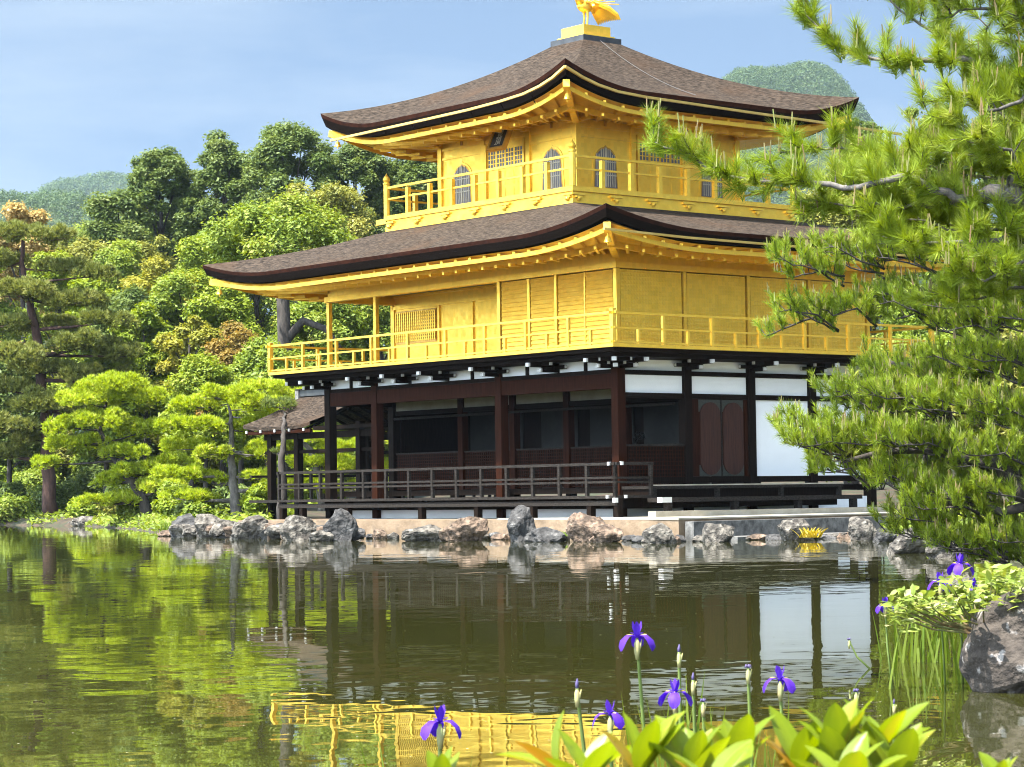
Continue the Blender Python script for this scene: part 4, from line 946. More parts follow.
T('broadleaf_tree', 'big round yellow-green tree directly above the left end of the lower roof', 330, 126, 156, 140, G_OLIVE, 'round', BK, nclump=70, nleaf=44000, leaf=.115, rc=(.14, .24), low=.05)
T('broadleaf_tree', 'olive round tree beside the tan blossoming one', 86, 140, 207, 86, G_OLIVE, 'round', BK, nleaf=24000, leaf=.13, low=.1)
T('broadleaf_tree', 'mid green tree behind the red-trunked pine, right of the blossoming one', 118, 126, 222, 92, G_MID, 'round', BK, nclump=44, nleaf=28800, low=.1)
T('broadleaf_tree', 'bright green round tree below the three skyline trees', 205, 124, 226, 96, G_BRIGHT, 'round', BK, nclump=48, nleaf=31200, low=.1)
T('broadleaf_tree', 'fresh green tree just left of the big round yellow-green one', 258, 122, 232, 84, G_MID, 'round', BK, nclump=46, nleaf=28800, low=.1)
T('broadleaf_tree', 'yellowish tree in the middle of the wood, left of the bright green round one', 158, 120, 238, 84, G_YEL, 'round', BK, nclump=44, nleaf=28800, low=.1)
T('broadleaf_tree', 'dark glossy tree in the middle of the wood above the trained pines', 185, 116, 262, 92, G_MID, 'round', BK, nclump=46, nleaf=31200, low=.05)
T('broadleaf_tree', 'leafy tree just left of the lower roof tip', 222, 114, 272, 96, G_BRIGHT, 'round', BK, nclump=46, nleaf=31200, low=.05)
T('broadleaf_tree', 'shaded green tree behind the second-floor gallery, left post', 318, 112, 270, 110, G_MID, 'round', BK, nclump=50, nleaf=33600, low=.05)
T('broadleaf_tree', 'shaded green tree behind the second-floor gallery, right post', 382, 114, 262, 100, G_MID, 'round', BK, nclump=46, nleaf=28800, low=.05)
T('broadleaf_tree', 'dark green tree behind the layered branches of the red-trunked pine', 122, 114, 268, 84, G_DARK, 'round', BK, nclump=44, nleaf=26400, low=.05)
T('broadleaf_tree', 'yellow-green tree with flat layers of leaves above the trained pine', 190, 108, 300, 82, G_YEL, 'round', BK, nclump=44, nleaf=28800, rc=(.14, .26), low=.05)
T('maple_tree', 'maple with orange and yellow leaves left of the second-floor balcony', 240, 106, 318, 74, G_MAPLE, 'round', BK, nclump=44, nleaf=28800, leaf=.10, low=.05)
T('maple_tree', 'light green maple between the trained pine and the orange maple', 205, 100, 348, 84, G_BRIGHT, 'round', BK, nclump=44, nleaf=28800, leaf=.10, low=.05)
T('broadleaf_tree', 'mid green tree behind the right trained pine, under the balcony end', 266, 104, 335, 84, G_MID, 'round', BK, nclump=44, nleaf=28800, low=.02)
T('broadleaf_tree', 'shady tree low on the left edge behind the pond bank', 8, 110, 330, 90, G_DARK, 'round', BK, nclump=44, nleaf=26400, low=.02)
T('broadleaf_tree', 'green tree filling the gap between red-trunked pine and trained pine', 105, 108, 330, 84, G_MID, 'round', BK, nclump=40, nleaf=24000, low=.02)
T('broadleaf_tree', 'low green tree behind the open porch', 312, 100, 372, 96, G_BRIGHT, 'round', BK, nclump=44, nleaf=28800, low=.02)
T('broadleaf_tree', 'low green tree seen through the ground-floor posts right of the porch', 372, 100, 372, 90, G_MID, 'round', BK, nclump=44, nleaf=26400, low=.02)
T('broadleaf_tree', 'deep green tree at the left edge between the blossoming tree and the pine', -12, 124, 228, 80, G_MID, 'round', BK, nclump=40, nleaf=21600, low=.05)
T('broadleaf_tree', 'low round green tree right in front of the thick grey trunk', 284, 92, 336, 66, G_MID, 'round', BK, nclump=50, nleaf=20000, low=.02)
# wood to the right, behind the foreground pines
T('conifer_tree', 'dark conifer whose top rises behind the right tip of the upper roof', 872, 118, 96, 80, G_DARK, 'round', BK, nclump=120, rc=(.12, .23), nleaf=40800, leaf=.13, low=.1)
T('conifer_tree', 'dark conifer at the right edge behind the upper pine branches', 935, 112, 70, 96, G_DARK, 'round', BK, nclump=120, rc=(.12, .23), nleaf=40800, leaf=.13, low=.1)
T('conifer_tree', 'dark conifer farthest right behind the upper pine branches', 1010, 112, 60, 100, G_DARK, 'round', BK, nclump=120, rc=(.12, .23), nleaf=40800, leaf=.13, low=.1)
T('broadleaf_tree', 'yellow-green tree right of the third-floor balcony behind the pine', 850, 100, 132, 130, G_OLIVE, 'round', BK, nclump=60, nleaf=36000, low=.05)
T('broadleaf_tree', 'green tree right of the lower roof behind the pine', 945, 92, 180, 130, G_MID, 'round', BK, nclump=60, nleaf=33600, low=.02)
T('broadleaf_tree', 'bright green tree at the right edge behind the pine', 1040, 88, 170, 130, G_BRIGHT, 'round', BK, nclump=56, nleaf=31200, low=.02)
T('broadleaf_tree', 'low tree right of the balcony end behind the lower pine', 925, 80, 330, 120, G_MID, 'round', BK, nclump=50, nleaf=31200, low=.02)
T('broadleaf_tree', 'low tree at the right edge behind the lower pine', 1015, 78, 330, 120, G_OLIVE, 'round', BK, nclump=50, nleaf=31200, low=.02)
# the great trunk with a bent limb behind the gallery
tt = empty('camphor_tree', (at(285, 500, 96).x, 96, gz(at(285, 500, 96).x, 96))); tag(tt, 'thick grey trunk with a bent limb seen between lower roof and gallery railing', 'tree', BK)
zt_ = at(288, 300, 96).z-tt.location.z
mb = MB().tube([(0, 0, -.3), (.1, 0, zt_*.5), (0, 0, zt_), (-.3, .2, zt_+1.6)], [.34, .29, .26, .15], 10)
z1_ = at(290, 335, 96).z-tt.location.z; mb.tube([(.1, 0, z1_-.2), (.8, -.1, z1_+.55), (1.7, -.2, z1_+.2), (2.3, -.3, z1_-.6)], [.22, .17, .13, .06], 8)
mb.build('trunk', BARK, tt, smooth=True)
rs = np.random.RandomState(4); V, tint, _, _ = crown_cloud(rs, 40, 2.6, 1.6, (.5, .9), 24000, .11); link('crown', np_mesh('crown', V+np.array([-.2, .6, zt_+2.2]), 4, tint), G_MID, tt)

# pines built of flat cushions of needle tufts
def pad_pine(name, label, foot, Y, trunk_px, pads, m, bark, r0, tuft=.22, per_m2=70, M=9, width=.03, group=None, squash=.33, zf=None, flat=.8):
    """trunk_px: polyline of photo columns/rows; pads: (u, v, half width px, half height px, depth offset m)"""
    rs = np.random.RandomState(abs(hash(label)) % 10000 if False else sum(map(ord, label)) % 9973)
    q = at(foot[0], foot[1], Y); z0 = gz(q.x, Y) if zf is None else zf
    t = empty(name, (q.x, Y, z0)); tag(t, label, 'tree', group); o_ = Vector((q.x, Y, z0))
    tp = [at(u, v, Y+dy)-o_ for u, v, dy in trunk_px]; tp[0].z = -.2
    n = len(tp); mb = MB(); fine = []; rad = []
    for i in range(n-1):
        for k in range(4):
            s_ = k/4; fine.append(tp[i].lerp(tp[i+1], s_)+Vector((rs.normal()*r0*.12, rs.normal()*r0*.12, 0))); rad.append(r0*(1.3 if i+k == 0 else 1)*(1-.8*(i+s_)/(n-1)))
    fine.append(tp[-1]); rad.append(r0*.2); mb.tube(fine, rad, 9)
    P_, D_, K_ = [], [], []
    for pi_, (u, v, hw_, hh_, dy) in enumerate(pads):
        c_ = at(u, v, Y+dy)-o_; rx = hw_*(Y+dy)/F_PX; rz_ = hh_*flat*(Y+dy)/F_PX
        near = min(fine, key=lambda p: (p-c_).length+max(0, p.z-c_.z)*1.5); j = fine.index(near)
        mid = near.lerp(c_, .55)+Vector((0, 0, -.12*rx)); e_ = c_+Vector((0, 0, -rz_*.5))
        mb.tube([near, mid, e_], [max(rad[j]*.5, .02), max(rad[j]*.3, .015), .012], 6)
        for _ in range(6):
            an = rs.uniform(0, 6.28); ff = e_+Vector((math.cos(an)*rx*.75, math.sin(an)*rx*.7, rs.uniform(-.1, .3)*rz_)); mb.tube([mid.lerp(e_, rs.uniform(.3, 1)), ff], [.016, .006], 5)
        nn = int(per_m2*3.14*rx*rx*1.5)+12
        sub = rs.uniform(-.9, .9, (14, 2))*rx; subr = rs.uniform(.2, .36, 14)*rx; subz = rs.normal(0, .28, 14)*rz_
        k = rs.randint(0, 14, nn); d = rs.normal(size=(nn, 3)); d[:, 2] += .5; d = unit(d); rr_ = rs.uniform(.6, 1.05, nn)
        pp = np.stack([sub[k, 0]*.9+d[:, 0]*subr[k]*rr_, sub[k, 1]*.9+d[:, 1]*subr[k]*rr_, d[:, 2]*rz_*rr_*.7+subz[k]], -1)
        pp[:, 2] -= .18*rz_*(np.hypot(pp[:, 0], pp[:, 1])/rx)**2*1.6
        P_.append(pp+np.array(c_)); dd = unit(d*np.array([.8, .8, .5])+np.array([0, 0, .75])); D_.append(dd); K_.append(np.full(nn, rs.normal(0, .1)))
    mb.build('trunk', bark, t, smooth=True)
    P_, D_, K_ = np.concatenate(P_), np.concatenate(D_), np.concatenate(K_)
    V = needle_faces(rs, P_, D_, tuft, width, (.3, 1.1), M)
    tint = np.clip(np.repeat(rs.normal(.5, .24, len(P_))+K_, M)+rs.normal(0, .08, len(V)), 0, 1)
    link('needles', np_mesh('needles', V, 3, tint), m, t); return t
pad_pine('pine_tree', 'big dark pine with reddish trunk and wide layered branches at the left edge', (48, 505), 106,
    [(50, 500, 0), (46, 440, 0), (42, 380, .3), (36, 330, 0), (28, 290, -.2), (22, 262, 0), (24, 232, 0)],
    [(20, 232, 26, 12, 0), (52, 236, 24, 12, -.6), (6, 262, 26, 12, 0), (62, 266, 28, 12, .5), (96, 272, 20, 10, 0), (20, 290, 36, 13, -.8), (74, 300, 34, 13, 0), (108, 318, 26, 11, -.4), (0, 322, 30, 12, 0), (44, 322, 34, 12, .8), (84, 342, 36, 13, -.6),
     (14, 352, 34, 12, -1), (120, 352, 24, 10, 0), (52, 368, 38, 12, .6), (96, 376, 30, 12, 0), (8, 386, 30, 12, .4), (40, 402, 38, 13, -.8), (80, 410, 26, 11, .6), (10, 424, 34, 12, -.6), (44, 436, 30, 11, .4), (4, 452, 26, 10, 0)],
    G_PINED, BARKR, .32, tuft=.24, per_m2=85, M=8, width=.05, group=BK)
pad_pine('pine_tree', 'bright trained pine with dark leaning trunk over the water, left of the pair', (152, 520), 90,
    [(150, 518, 0), (142, 496, 0), (128, 476, 0), (112, 456, 0), (100, 430, 0), (108, 400, 0)],
    [(112, 382, 40, 14, 0), (88, 398, 30, 11, -.6), (138, 396, 32, 12, .5), (70, 424, 26, 11, 0), (102, 418, 32, 12, -.7), (140, 428, 26, 11, .3), (60, 442, 22, 9, .3), (92, 442, 26, 10, .6), (126, 452, 24, 9, -.5), (140, 470, 30, 11, 0), (112, 480, 22, 9, .5), (158, 486, 28, 10, -.4), (122, 498, 26, 9, .5), (98, 500, 20, 8, 0), (172, 462, 24, 9, .5), (50, 462, 18, 8, .6)],
    G_PADB, BARK, .24, tuft=.17, per_m2=150, M=8, width=.042)
pad_pine('pine_tree', 'bright trained pine with straight grey trunk standing on the rocks beside the porch', (238, 517), 75,
    [(238, 517, 0), (234, 492, 0), (231, 460, 0), (232, 430, 0), (228, 404, 0)],
    [(226, 394, 34, 11, 0), (196, 404, 26, 10, .4), (256, 402, 30, 10, -.3), (278, 416, 20, 8, .3), (176, 424, 20, 9, 0), (206, 424, 26, 10, -.6), (250, 426, 30, 10, .5), (186, 446, 28, 10, .4), (216, 452, 20, 8, -.6), (262, 452, 26, 10, -.3), (282, 446, 18, 8, .6), (180, 472, 26, 9, 0), (206, 478, 24, 9, .5), (258, 476, 26, 9, 0), (280, 482, 18, 8, -.3), (184, 496, 24, 9, -.3), (266, 500, 26, 9, .4), (210, 500, 14, 7, .6)],
    G_PADB, BARKG, .19, tuft=.15, per_m2=190, M=8, width=.036)
pad_pine('pine_tree', 'bright pine with bare grey branches right behind the porch posts', (318, 512), 82,
    [(322, 510, 0), (320, 480, 0), (310, 450, 0), (280, 420, 0), (262, 400, 0)],
    [(262, 386, 26, 9, 0), (292, 396, 24, 9, 0), (250, 408, 20, 8, .3), (300, 438, 30, 9, 0), (345, 446, 30, 9, -.4), (378, 438, 26, 9, 0), (320, 462, 34, 9, .4), (366, 466, 30, 9, 0), (300, 482, 30, 9, 0), (346, 488, 30, 8, 0), (386, 482, 22, 8, .4)],
    G_PADB, BARKG, .16, tuft=.16, per_m2=160, M=8, width=.036)
pad_pine('pine_tree', 'grey-trunked pine hugging the left corner post of the porch', (286, 512), 70.5,
    [(281, 518, 0), (282.5, 490, 0), (282, 462, 0), (283, 440, 0), (284, 424, .4), (284, 412, 3)],
    [(278, 404, 20, 7, 3), (276, 452, 5, 3, .3)], G_PINE, BARK, .15, tuft=.16, per_m2=110, M=9, width=.022)

# shrubs and grasses on the left bank
def shrub(label, u, v, Y, wpx, hpx, m, seed, name='shrub', leaf=.10, nleaf=5000, group='shrubs on the left bank', z=None, cat='shrub', stems=True):
    rs = np.random.RandomState(seed); q = at(u, v, Y); z0 = gz(q.x, Y) if z is None else z
    t = empty(name, (q.x, Y, z0)); tag(t, label, cat, group); rx = wpx*Y/F_PX/2; h_ = hpx*Y/F_PX
    V, tint, cc, r = crown_cloud(rs, 12, rx*.75, h_*.42, (rx*.3, rx*.5), nleaf, leaf)
    V = V+np.array([0, 0, h_*.5]); V[:, :, 2] = np.maximum(V[:, :, 2], .01)
    link('foliage', np_mesh('foliage', V, 4, tint), m, t)
    mb = MB()
    for k in range(5): mb.tube([(0, 0, -.1), Vector(cc[k])*.5+Vector((0, 0, h_*.25)), Vector(cc[k])+Vector((0, 0, h_*.5))], [.03, .02, .008], 5)
    mb.build('stems', BARK, t); return t
for k, (lb, u, v, Y, w_, h_, m_) in enumerate([
  ('dark green shrub on the slope below the red-trunked pine', 60, 512, 108, 60, 26, G_DARK), ('shady shrub at the left edge of the far bank', 10, 520, 110, 44, 30, G_DARK),
  ('olive shrub at the waterline left of the leaning pine', 118, 518, 97, 36, 22, G_OLIVE), ('mid green shrub behind the foot of the leaning pine', 172, 506, 84, 44, 34, G_MID),
  ('dark shrub filling the shade between the two trained pines', 196, 512, 76, 44, 26, G_DARK), ('bright shrub right behind the straight trunk of the trained pine', 262, 512, 74, 40, 36, G_BRIGHT),
  ('yellow-green shrub on the slope above the far grass', 74, 508, 112, 26, 16, G_YEL), ('dark hedge-like shrub behind the leaning pine trunk', 130, 506, 100, 60, 30, G_DARK),
  ('wide green shrub behind the porch deck', 318, 508, 92, 70, 34, G_MID), ('wide green shrub right of the porch deck behind the posts', 384, 508, 92, 60, 40, G_MID),
  ('leafy low shrub hanging to the water at the left edge', 6, 525, 108, 60, 18, G_MID), ('leafy low shrub over the water right of the far reeds', 84, 519, 101, 40, 16, G_BRIGHT),
  ('leafy low shrub at the waterline under the leaning pine', 136, 521, 91, 44, 18, G_MID), ('round bright shrub right of the leaning pine foot', 168, 517, 82, 34, 20, G_BRIGHT),
  ('low shrub behind the left tip of the rock row', 196, 518, 74, 36, 16, G_MID), ('dark shrub behind the straight trunk of the trained pine', 236, 512, 79, 50, 26, G_DARK),
  ('tall dark shrub on the slope left of the leaning pine', 96, 500, 112, 60, 34, G_DARK), ('tall shrub on the slope under the red-trunked pine', 30, 505, 116, 70, 30, G_MID)]):
    shrub(lb, u, v, Y, w_, h_, m_, 500+k)
BLADE = leafmat('grass_blade', (.09, .15, .012), (.17, .22, .03), trans=.45, rough=.45)
def blades(rs, n, spread, h, wd, lean=.3, segs=4, bend=.35):
    Q = []
    for _ in range(n):
        x, y = rs.normal(0, 1, 2)*np.array(spread); an = rs.uniform(0, 6.28); l = h*rs.uniform(.6, 1.1); dx, dy = np.cos(an)*lean*rs.uniform(.2, 1), np.sin(an)*lean*rs.uniform(.2, 1)
        pts = []
        for i in range(segs+1):
            t = i/segs; pts.append(np.array([x+dx*l*(t+bend*t*t), y+dy*l*(t+bend*t*t), l*t*(1-.12*t*lean*2)]))
        f = rs.uniform(0, 3.14); sd_ = np.array([np.cos(f), np.sin(f), 0])*wd/2
        for i in range(segs):
            w0 = 1-(i/segs)**2*.9; w1 = 1-((i+1)/segs)**2*.97
            Q.append([pts[i]-sd_*w0, pts[i]+sd_*w0, pts[i+1]+sd_*w1, pts[i+1]-sd_*w1])
    return np.array(Q)
def grass_clump(name, label, u, v, Y, n, spread, h, wd, seed, cat='grass', z=None, **k):
    rs = np.random.RandomState(seed); q = at(u, v, Y); z0 = (gz(q.x, Y) if z is None else z)
    V = blades(rs, n, spread, h, wd, **k); tint = np.repeat(rs.uniform(0, 1, n), len(V)//n)
    o = link(name, np_mesh(name, V, 4, tint), BLADE); o.location = (q.x, q.y, z0); tag(o, label, cat); return o
grass_clump('reed_clump', 'bright green reeds in a row along the far left waterline', 38, 525, 108.5, 260, (1.0, .3), .55, .05, 11, 'reeds', z=-.02)
grass_clump('reed_clump', 'bright green blades at the water below the leaning pine', 172, 525, 74, 60, (.22, .12), .42, .03, 12, 'reeds', z=0)
grass_clump('weed_tuft', 'yellow leafy tuft growing beside the brownish grey rock at the ledge', 811, 538, 50, 60, (.11, .1), .26, .04, 13, 'weed', z=.06, lean=.9)
bpy.data.objects['weed_tuft'].data.materials[0] = leafmat('weed_yellow', (.30, .24, .02), (.45, .33, .03), trans=.3)
grass_clump('weed_tuft', 'small green tuft on the water edge beside the tallest dark rock', 556, 535, 53.4, 60, (.22, .1), .16, .04, 14, 'weed', z=.10, lean=1.0)

rs = np.random.RandomState(55); N_ = 60000
gxy = np.stack([np.concatenate([rs.uniform(-34, -7, N_), rs.uniform(5, 18, N_//2)]), np.concatenate([rs.uniform(68, 122, N_), rs.uniform(25, 60, N_//2)])], -1)
sd_ = poly_sd(LAND, gxy[:, 0], gxy[:, 1]); cl_ = hnoise(gxy[:, 0]*2.2, gxy[:, 1]*2.2)+.6*hnoise(gxy[:, 1]*3.1, gxy[:, 0]*2.7)
da_ = -sT*(gxy[:, 0]-X0)+cT*(gxy[:, 1]-Y0); db_ = cT*(gxy[:, 0]-X0)+sT*(gxy[:, 1]-Y0)
ok = (sd_ > .05) & (sd_ < 9) & (cl_ > -.9) & ~((da_ > -6) & (da_ < 13.2) & (db_ > -3) & (db_ < 10.5)); gxy = gxy[ok]
gp = np.stack([gxy[:, 0], gxy[:, 1], ground_z(gxy[:, 0], gxy[:, 1])+np.abs(rs.normal(.05, .09, len(gxy)))], -1)
o = link('ground_cover', np_mesh('ground_cover', leaf_faces(rs, gp, .13, 1.0), 4, np.clip(rs.normal(.4, .25, len(gp)), 0, 1)), G_MID); o['kind'] = 'stuff'; o['label'] = 'low leafy ground cover along the pond banks'; o['category'] = 'ground cover'

# ------------------------------------------------------------------ far wooded hills and the haze
G_FAR = leafmat('leaf_far', (.045, .085, .025), (.085, .130, .045), (.11, .15, .06), trans=.2)
HILLM = mat('wooded_slope', (.02, .035, .01), (.05, .07, .02), rough=.95, scale=.2)
def hill(name, X, Y, L_, D_, Hh, seed, ncr, rc, wood_label):
    rs = np.random.RandomState(seed); n = 60; m_ = 24
    def hz(x, y):
        wv = lambda q: 1+.010*np.sin(q/L_*5+seed)+.008*np.sin(q/L_*13+seed*2)
        e = np.exp(-np.abs((x-X)/L_)**3*1.2-((y-Y)/D_)**2*1.6); return (Hh-rc[1]*2)*e*wv(x)/wv(X)-1
    xs = np.linspace(X-2*L_, X+2*L_, n); ys = np.linspace(Y-1.6*D_, Y+1.6*D_, m_)
    g_ = MB().grid([[(x, y, float(hz(x, y))) for y in ys] for x in xs]).build(name, HILLM, smooth=True); g_['kind'] = 'structure'
    # wood on it: rounded crowns of leaf clumps, one object
    cx = rs.uniform(X-1.5*L_, X+1.5*L_, ncr); cy = rs.uniform(Y-1.1*D_, Y+.12*D_, ncr); cz = hz(cx, cy); ok = cz > -1; cx, cy, cz = cx[ok], cy[ok], cz[ok]
    r = rs.uniform(*rc, len(cx)); per = 44; k = np.repeat(np.arange(len(cx)), per)
    d = rs.normal(size=(len(k), 3)); d[:, 2] += .5; d = unit(d); P = np.stack([cx, cy, cz+r*.9], -1)[k]+d*(r[k]*rs.uniform(.7, 1.1, len(k)))[:, None]*np.array([1, 1, 1.15])
    V = leaf_faces(rs, P, 1, .4, 1.3, d*1.4)
    c_ = P[:, None, :]; V = c_+(V-c_)*(r[k]*.27)[:, None, None]
    tint = np.clip(rs.normal(.4, .06, len(k))+rs.normal(0, .22, len(cx))[k], 0, 1)
    o = link('far_wood', np_mesh('far_wood', V, 4, tint), G_FAR); o['kind'] = 'stuff'; o['label'] = wood_label; o['category'] = 'wood'
def hill_at(u, v, Y): q = at(u, v, Y); return q.x, q.z
x_, z_ = hill_at(20, 188, 1000); hill('hill', x_, 1000, 95, 160, z_, 3, 9000, (1.5, 2.8), 'bluish green wood on the nearer hill at the left edge')
x_, z_ = hill_at(105, 170, 2100); hill('hill', x_, 2100, 140, 260, z_, 4, 12000, (2.6, 4.6), 'pale blue wood on the farther hill at the left')
x_, z_ = hill_at(775, 64, 1500); hill('hill', x_, 1500, 110, 200, z_, 5, 18000, (1.9, 3.6), 'bluish wood on the hill right of the upper roof')

mh = bpy.data.materials.new('haze_air'); mh.use_nodes = True; th = mh.node_tree
for n_ in list(th.nodes):
    if n_.type == 'BSDF_PRINCIPLED': th.nodes.remove(n_)
pvn = th.nodes.new('ShaderNodeVolumePrincipled'); pvn.inputs['Color'].default_value = (.62, .80, 1, 1); pvn.inputs['Density'].default_value = .000065; pvn.inputs['Anisotropy'].default_value = .1
th.links.new(pvn.outputs[0], th.nodes['Material Output'].inputs['Volume'])
HAZE = MB().box(-700, 700, -60, 2700, -3, 330).build('haze', mh); HAZE['kind'] = 'stuff'

rs = np.random.RandomState(21)
for k in range(26):
    px_ = -20+k*17+rs.uniform(-6, 6); Y_ = rs.uniform(117, 124); 
    shrub('tall shady undergrowth bush under the trees of the wood behind the pond', px_, 505, Y_, rs.uniform(50, 80), rs.uniform(50, 85), [G_DARK, G_MID, G_OLIVE][k % 3], 700+k, 'bush', .13, 6000, 'undergrowth bushes under the wood', cat='bush')
for k in range(9):
    px_ = 860+k*22; Y_ = rs.uniform(84, 90)
    shrub('shady bush behind the overhanging pine on the right', px_, 505, Y_, rs.uniform(60, 90), rs.uniform(60, 110), [G_DARK, G_MID, G_OLIVE][k % 3], 760+k, 'bush', .12, 6000, 'bushes behind the overhanging pine', cat='bush')

# ------------------------------------------------------------------ the pines on the right, irises and leaves close by
def grow(rs, mb, P_, D_, T_, line, every, length, up, side=1., r=.008, sub=2, tip=True):
    """twigs along a branch; shoots are appended to P_, D_"""
    L_ = sum((b_-a_).length for a_, b_ in zip(line[:-1], line[1:])); n = max(2, int(L_/every))
    for i in range(n):
        s_ = (i+rs.uniform(0, 1))/n*L_; k = 0
        while k < len(line)-2 and s_ > (line[k+1]-line[k]).length: s_ -= (line[k+1]-line[k]).length; k += 1
        a_, b_ = line[k], line[k+1]; t = (b_-a_).normalized(); p = a_+t*min(s_, (b_-a_).length)
        rnd = Vector(rs.normal(size=3)); d = (t*rs.uniform(.1, .9)+(rnd-t*rnd.dot(t)).normalized()*side+Vector((0, 0, up))).normalized()
        l = rs.uniform(*length); e_ = p+d*l*.6+Vector((0, 0, up*l*.12)); f_e = e_+(d+Vector((0, 0, up*.8))).normalized()*l*.4
        mb.tube([p, e_, f_e], [r, r*.7, r*.4], 5, cap=False)
        P_.append(f_e); D_.append((f_e-e_).normalized())
        for _ in range(sub):
            q = p.lerp(e_, rs.uniform(.35, 1)); rnd = Vector(rs.normal(size=3)); dd = (d*.6+rnd*.5+Vector((0, 0, up))).normalized(); z = q+dd*l*rs.uniform(.25, .5)
            mb.tube([q, z], [r*.6, r*.35], 4, cap=False); P_.append(z); D_.append(dd)
def shoots(rs, P_, D_, slen, nlen, width, M, spread=(.5, 1.2)):
    P = np.array([p[:] for p in P_]); D = unit(np.array([d[:] for d in D_])); N = len(P)
    k = np.repeat(np.arange(N), M); s_ = rs.uniform(0, 1, len(k))
    pp = P[k]-D[k]*(s_*slen)[:, None]
    V = needle_faces(rs, pp, D[k], nlen, width, spread, 1)
    tint = np.clip(rs.normal(.5, .17, N)[k]+rs.normal(0, .08, len(k))+.12*(1-s_), 0, 1); return V, tint
def candles(rs, P_, share, length, rad):
    mb = MB()
    for p in P_:
        if rs.uniform() < share:
            for _ in range(rs.randint(1, 4)):
                q = p+Vector((rs.normal()*.012, rs.normal()*.012, 0)); l = length*rs.uniform(.5, 1.2)
                mb.tube([q, q+Vector((rs.normal()*.1*l, rs.normal()*.1*l, l))], [rad, rad*.7], 5)
    return mb
def near_pine(name, label, origin, Y, main, fine, bark, m, every, length, up, nlen, width, M, slen, seed, r_tw, cand, sub=2, side=1., spread=(.5, 1.2)):
    rs = np.random.RandomState(seed); o_ = Vector(origin); t = empty(name, origin); tag(t, label, 'tree')
    wd = MB(); tw = MB(); P_, D_, T_ = [], [], []
    for pts, (ra, rb) in main:
        line = [at(u, v, Y+dy)-o_ for u, v, dy in pts]; n = len(line); L2 = []
        for i in range(n-1):
            for k in range(3): L2.append(line[i].lerp(line[i+1], k/3)+Vector(rs.normal(size=3))*rb*.5*(i+k > 0))
        L2.append(line[-1]); wd.tube(L2, [ra+(rb-ra)*i/(len(L2)-1) for i in range(len(L2))], 9)
    for pts, (ra, rb), dens, lm in fine:
        line = [at(u, v, Y+dy)-o_ for u, v, dy in pts]; n = len(line); L2 = []
        for i in range(n-1):
            for k in range(3): L2.append(line[i].lerp(line[i+1], k/3)+Vector(rs.normal(size=3))*max(rb, .01)*.8*(i+k > 0))
        L2.append(line[-1]); wd.tube(L2, [ra+(rb-ra)*i/(len(L2)-1) for i in range(len(L2))], 7)
        grow(rs, tw, P_, D_, T_, L2, every/dens, (length[0]*lm, length[1]*lm), up, side, r_tw, sub)
        P_.append(L2[-1]); D_.append((L2[-1]-L2[-2]).normalized())
    wd.build('trunk', bark, t, smooth=True); tw.build('twigs', BARK, t)
    V, tint = shoots(rs, P_, D_, slen, nlen, width, M, spread); link('needles', np_mesh('needles', V, 3, tint), m, t)
    if cand: candles(rs, P_, *cand).build('candles', CANDLE, t)
    return t, len(P_)
CANDLE = mat('pine_candle', (.17, .20, .05), (.17, .10, .045), rough=.7, scale=6)
PA = at(1075, 215, 12.6); PAo = (PA.x, PA.y, gz(PA.x, PA.y))
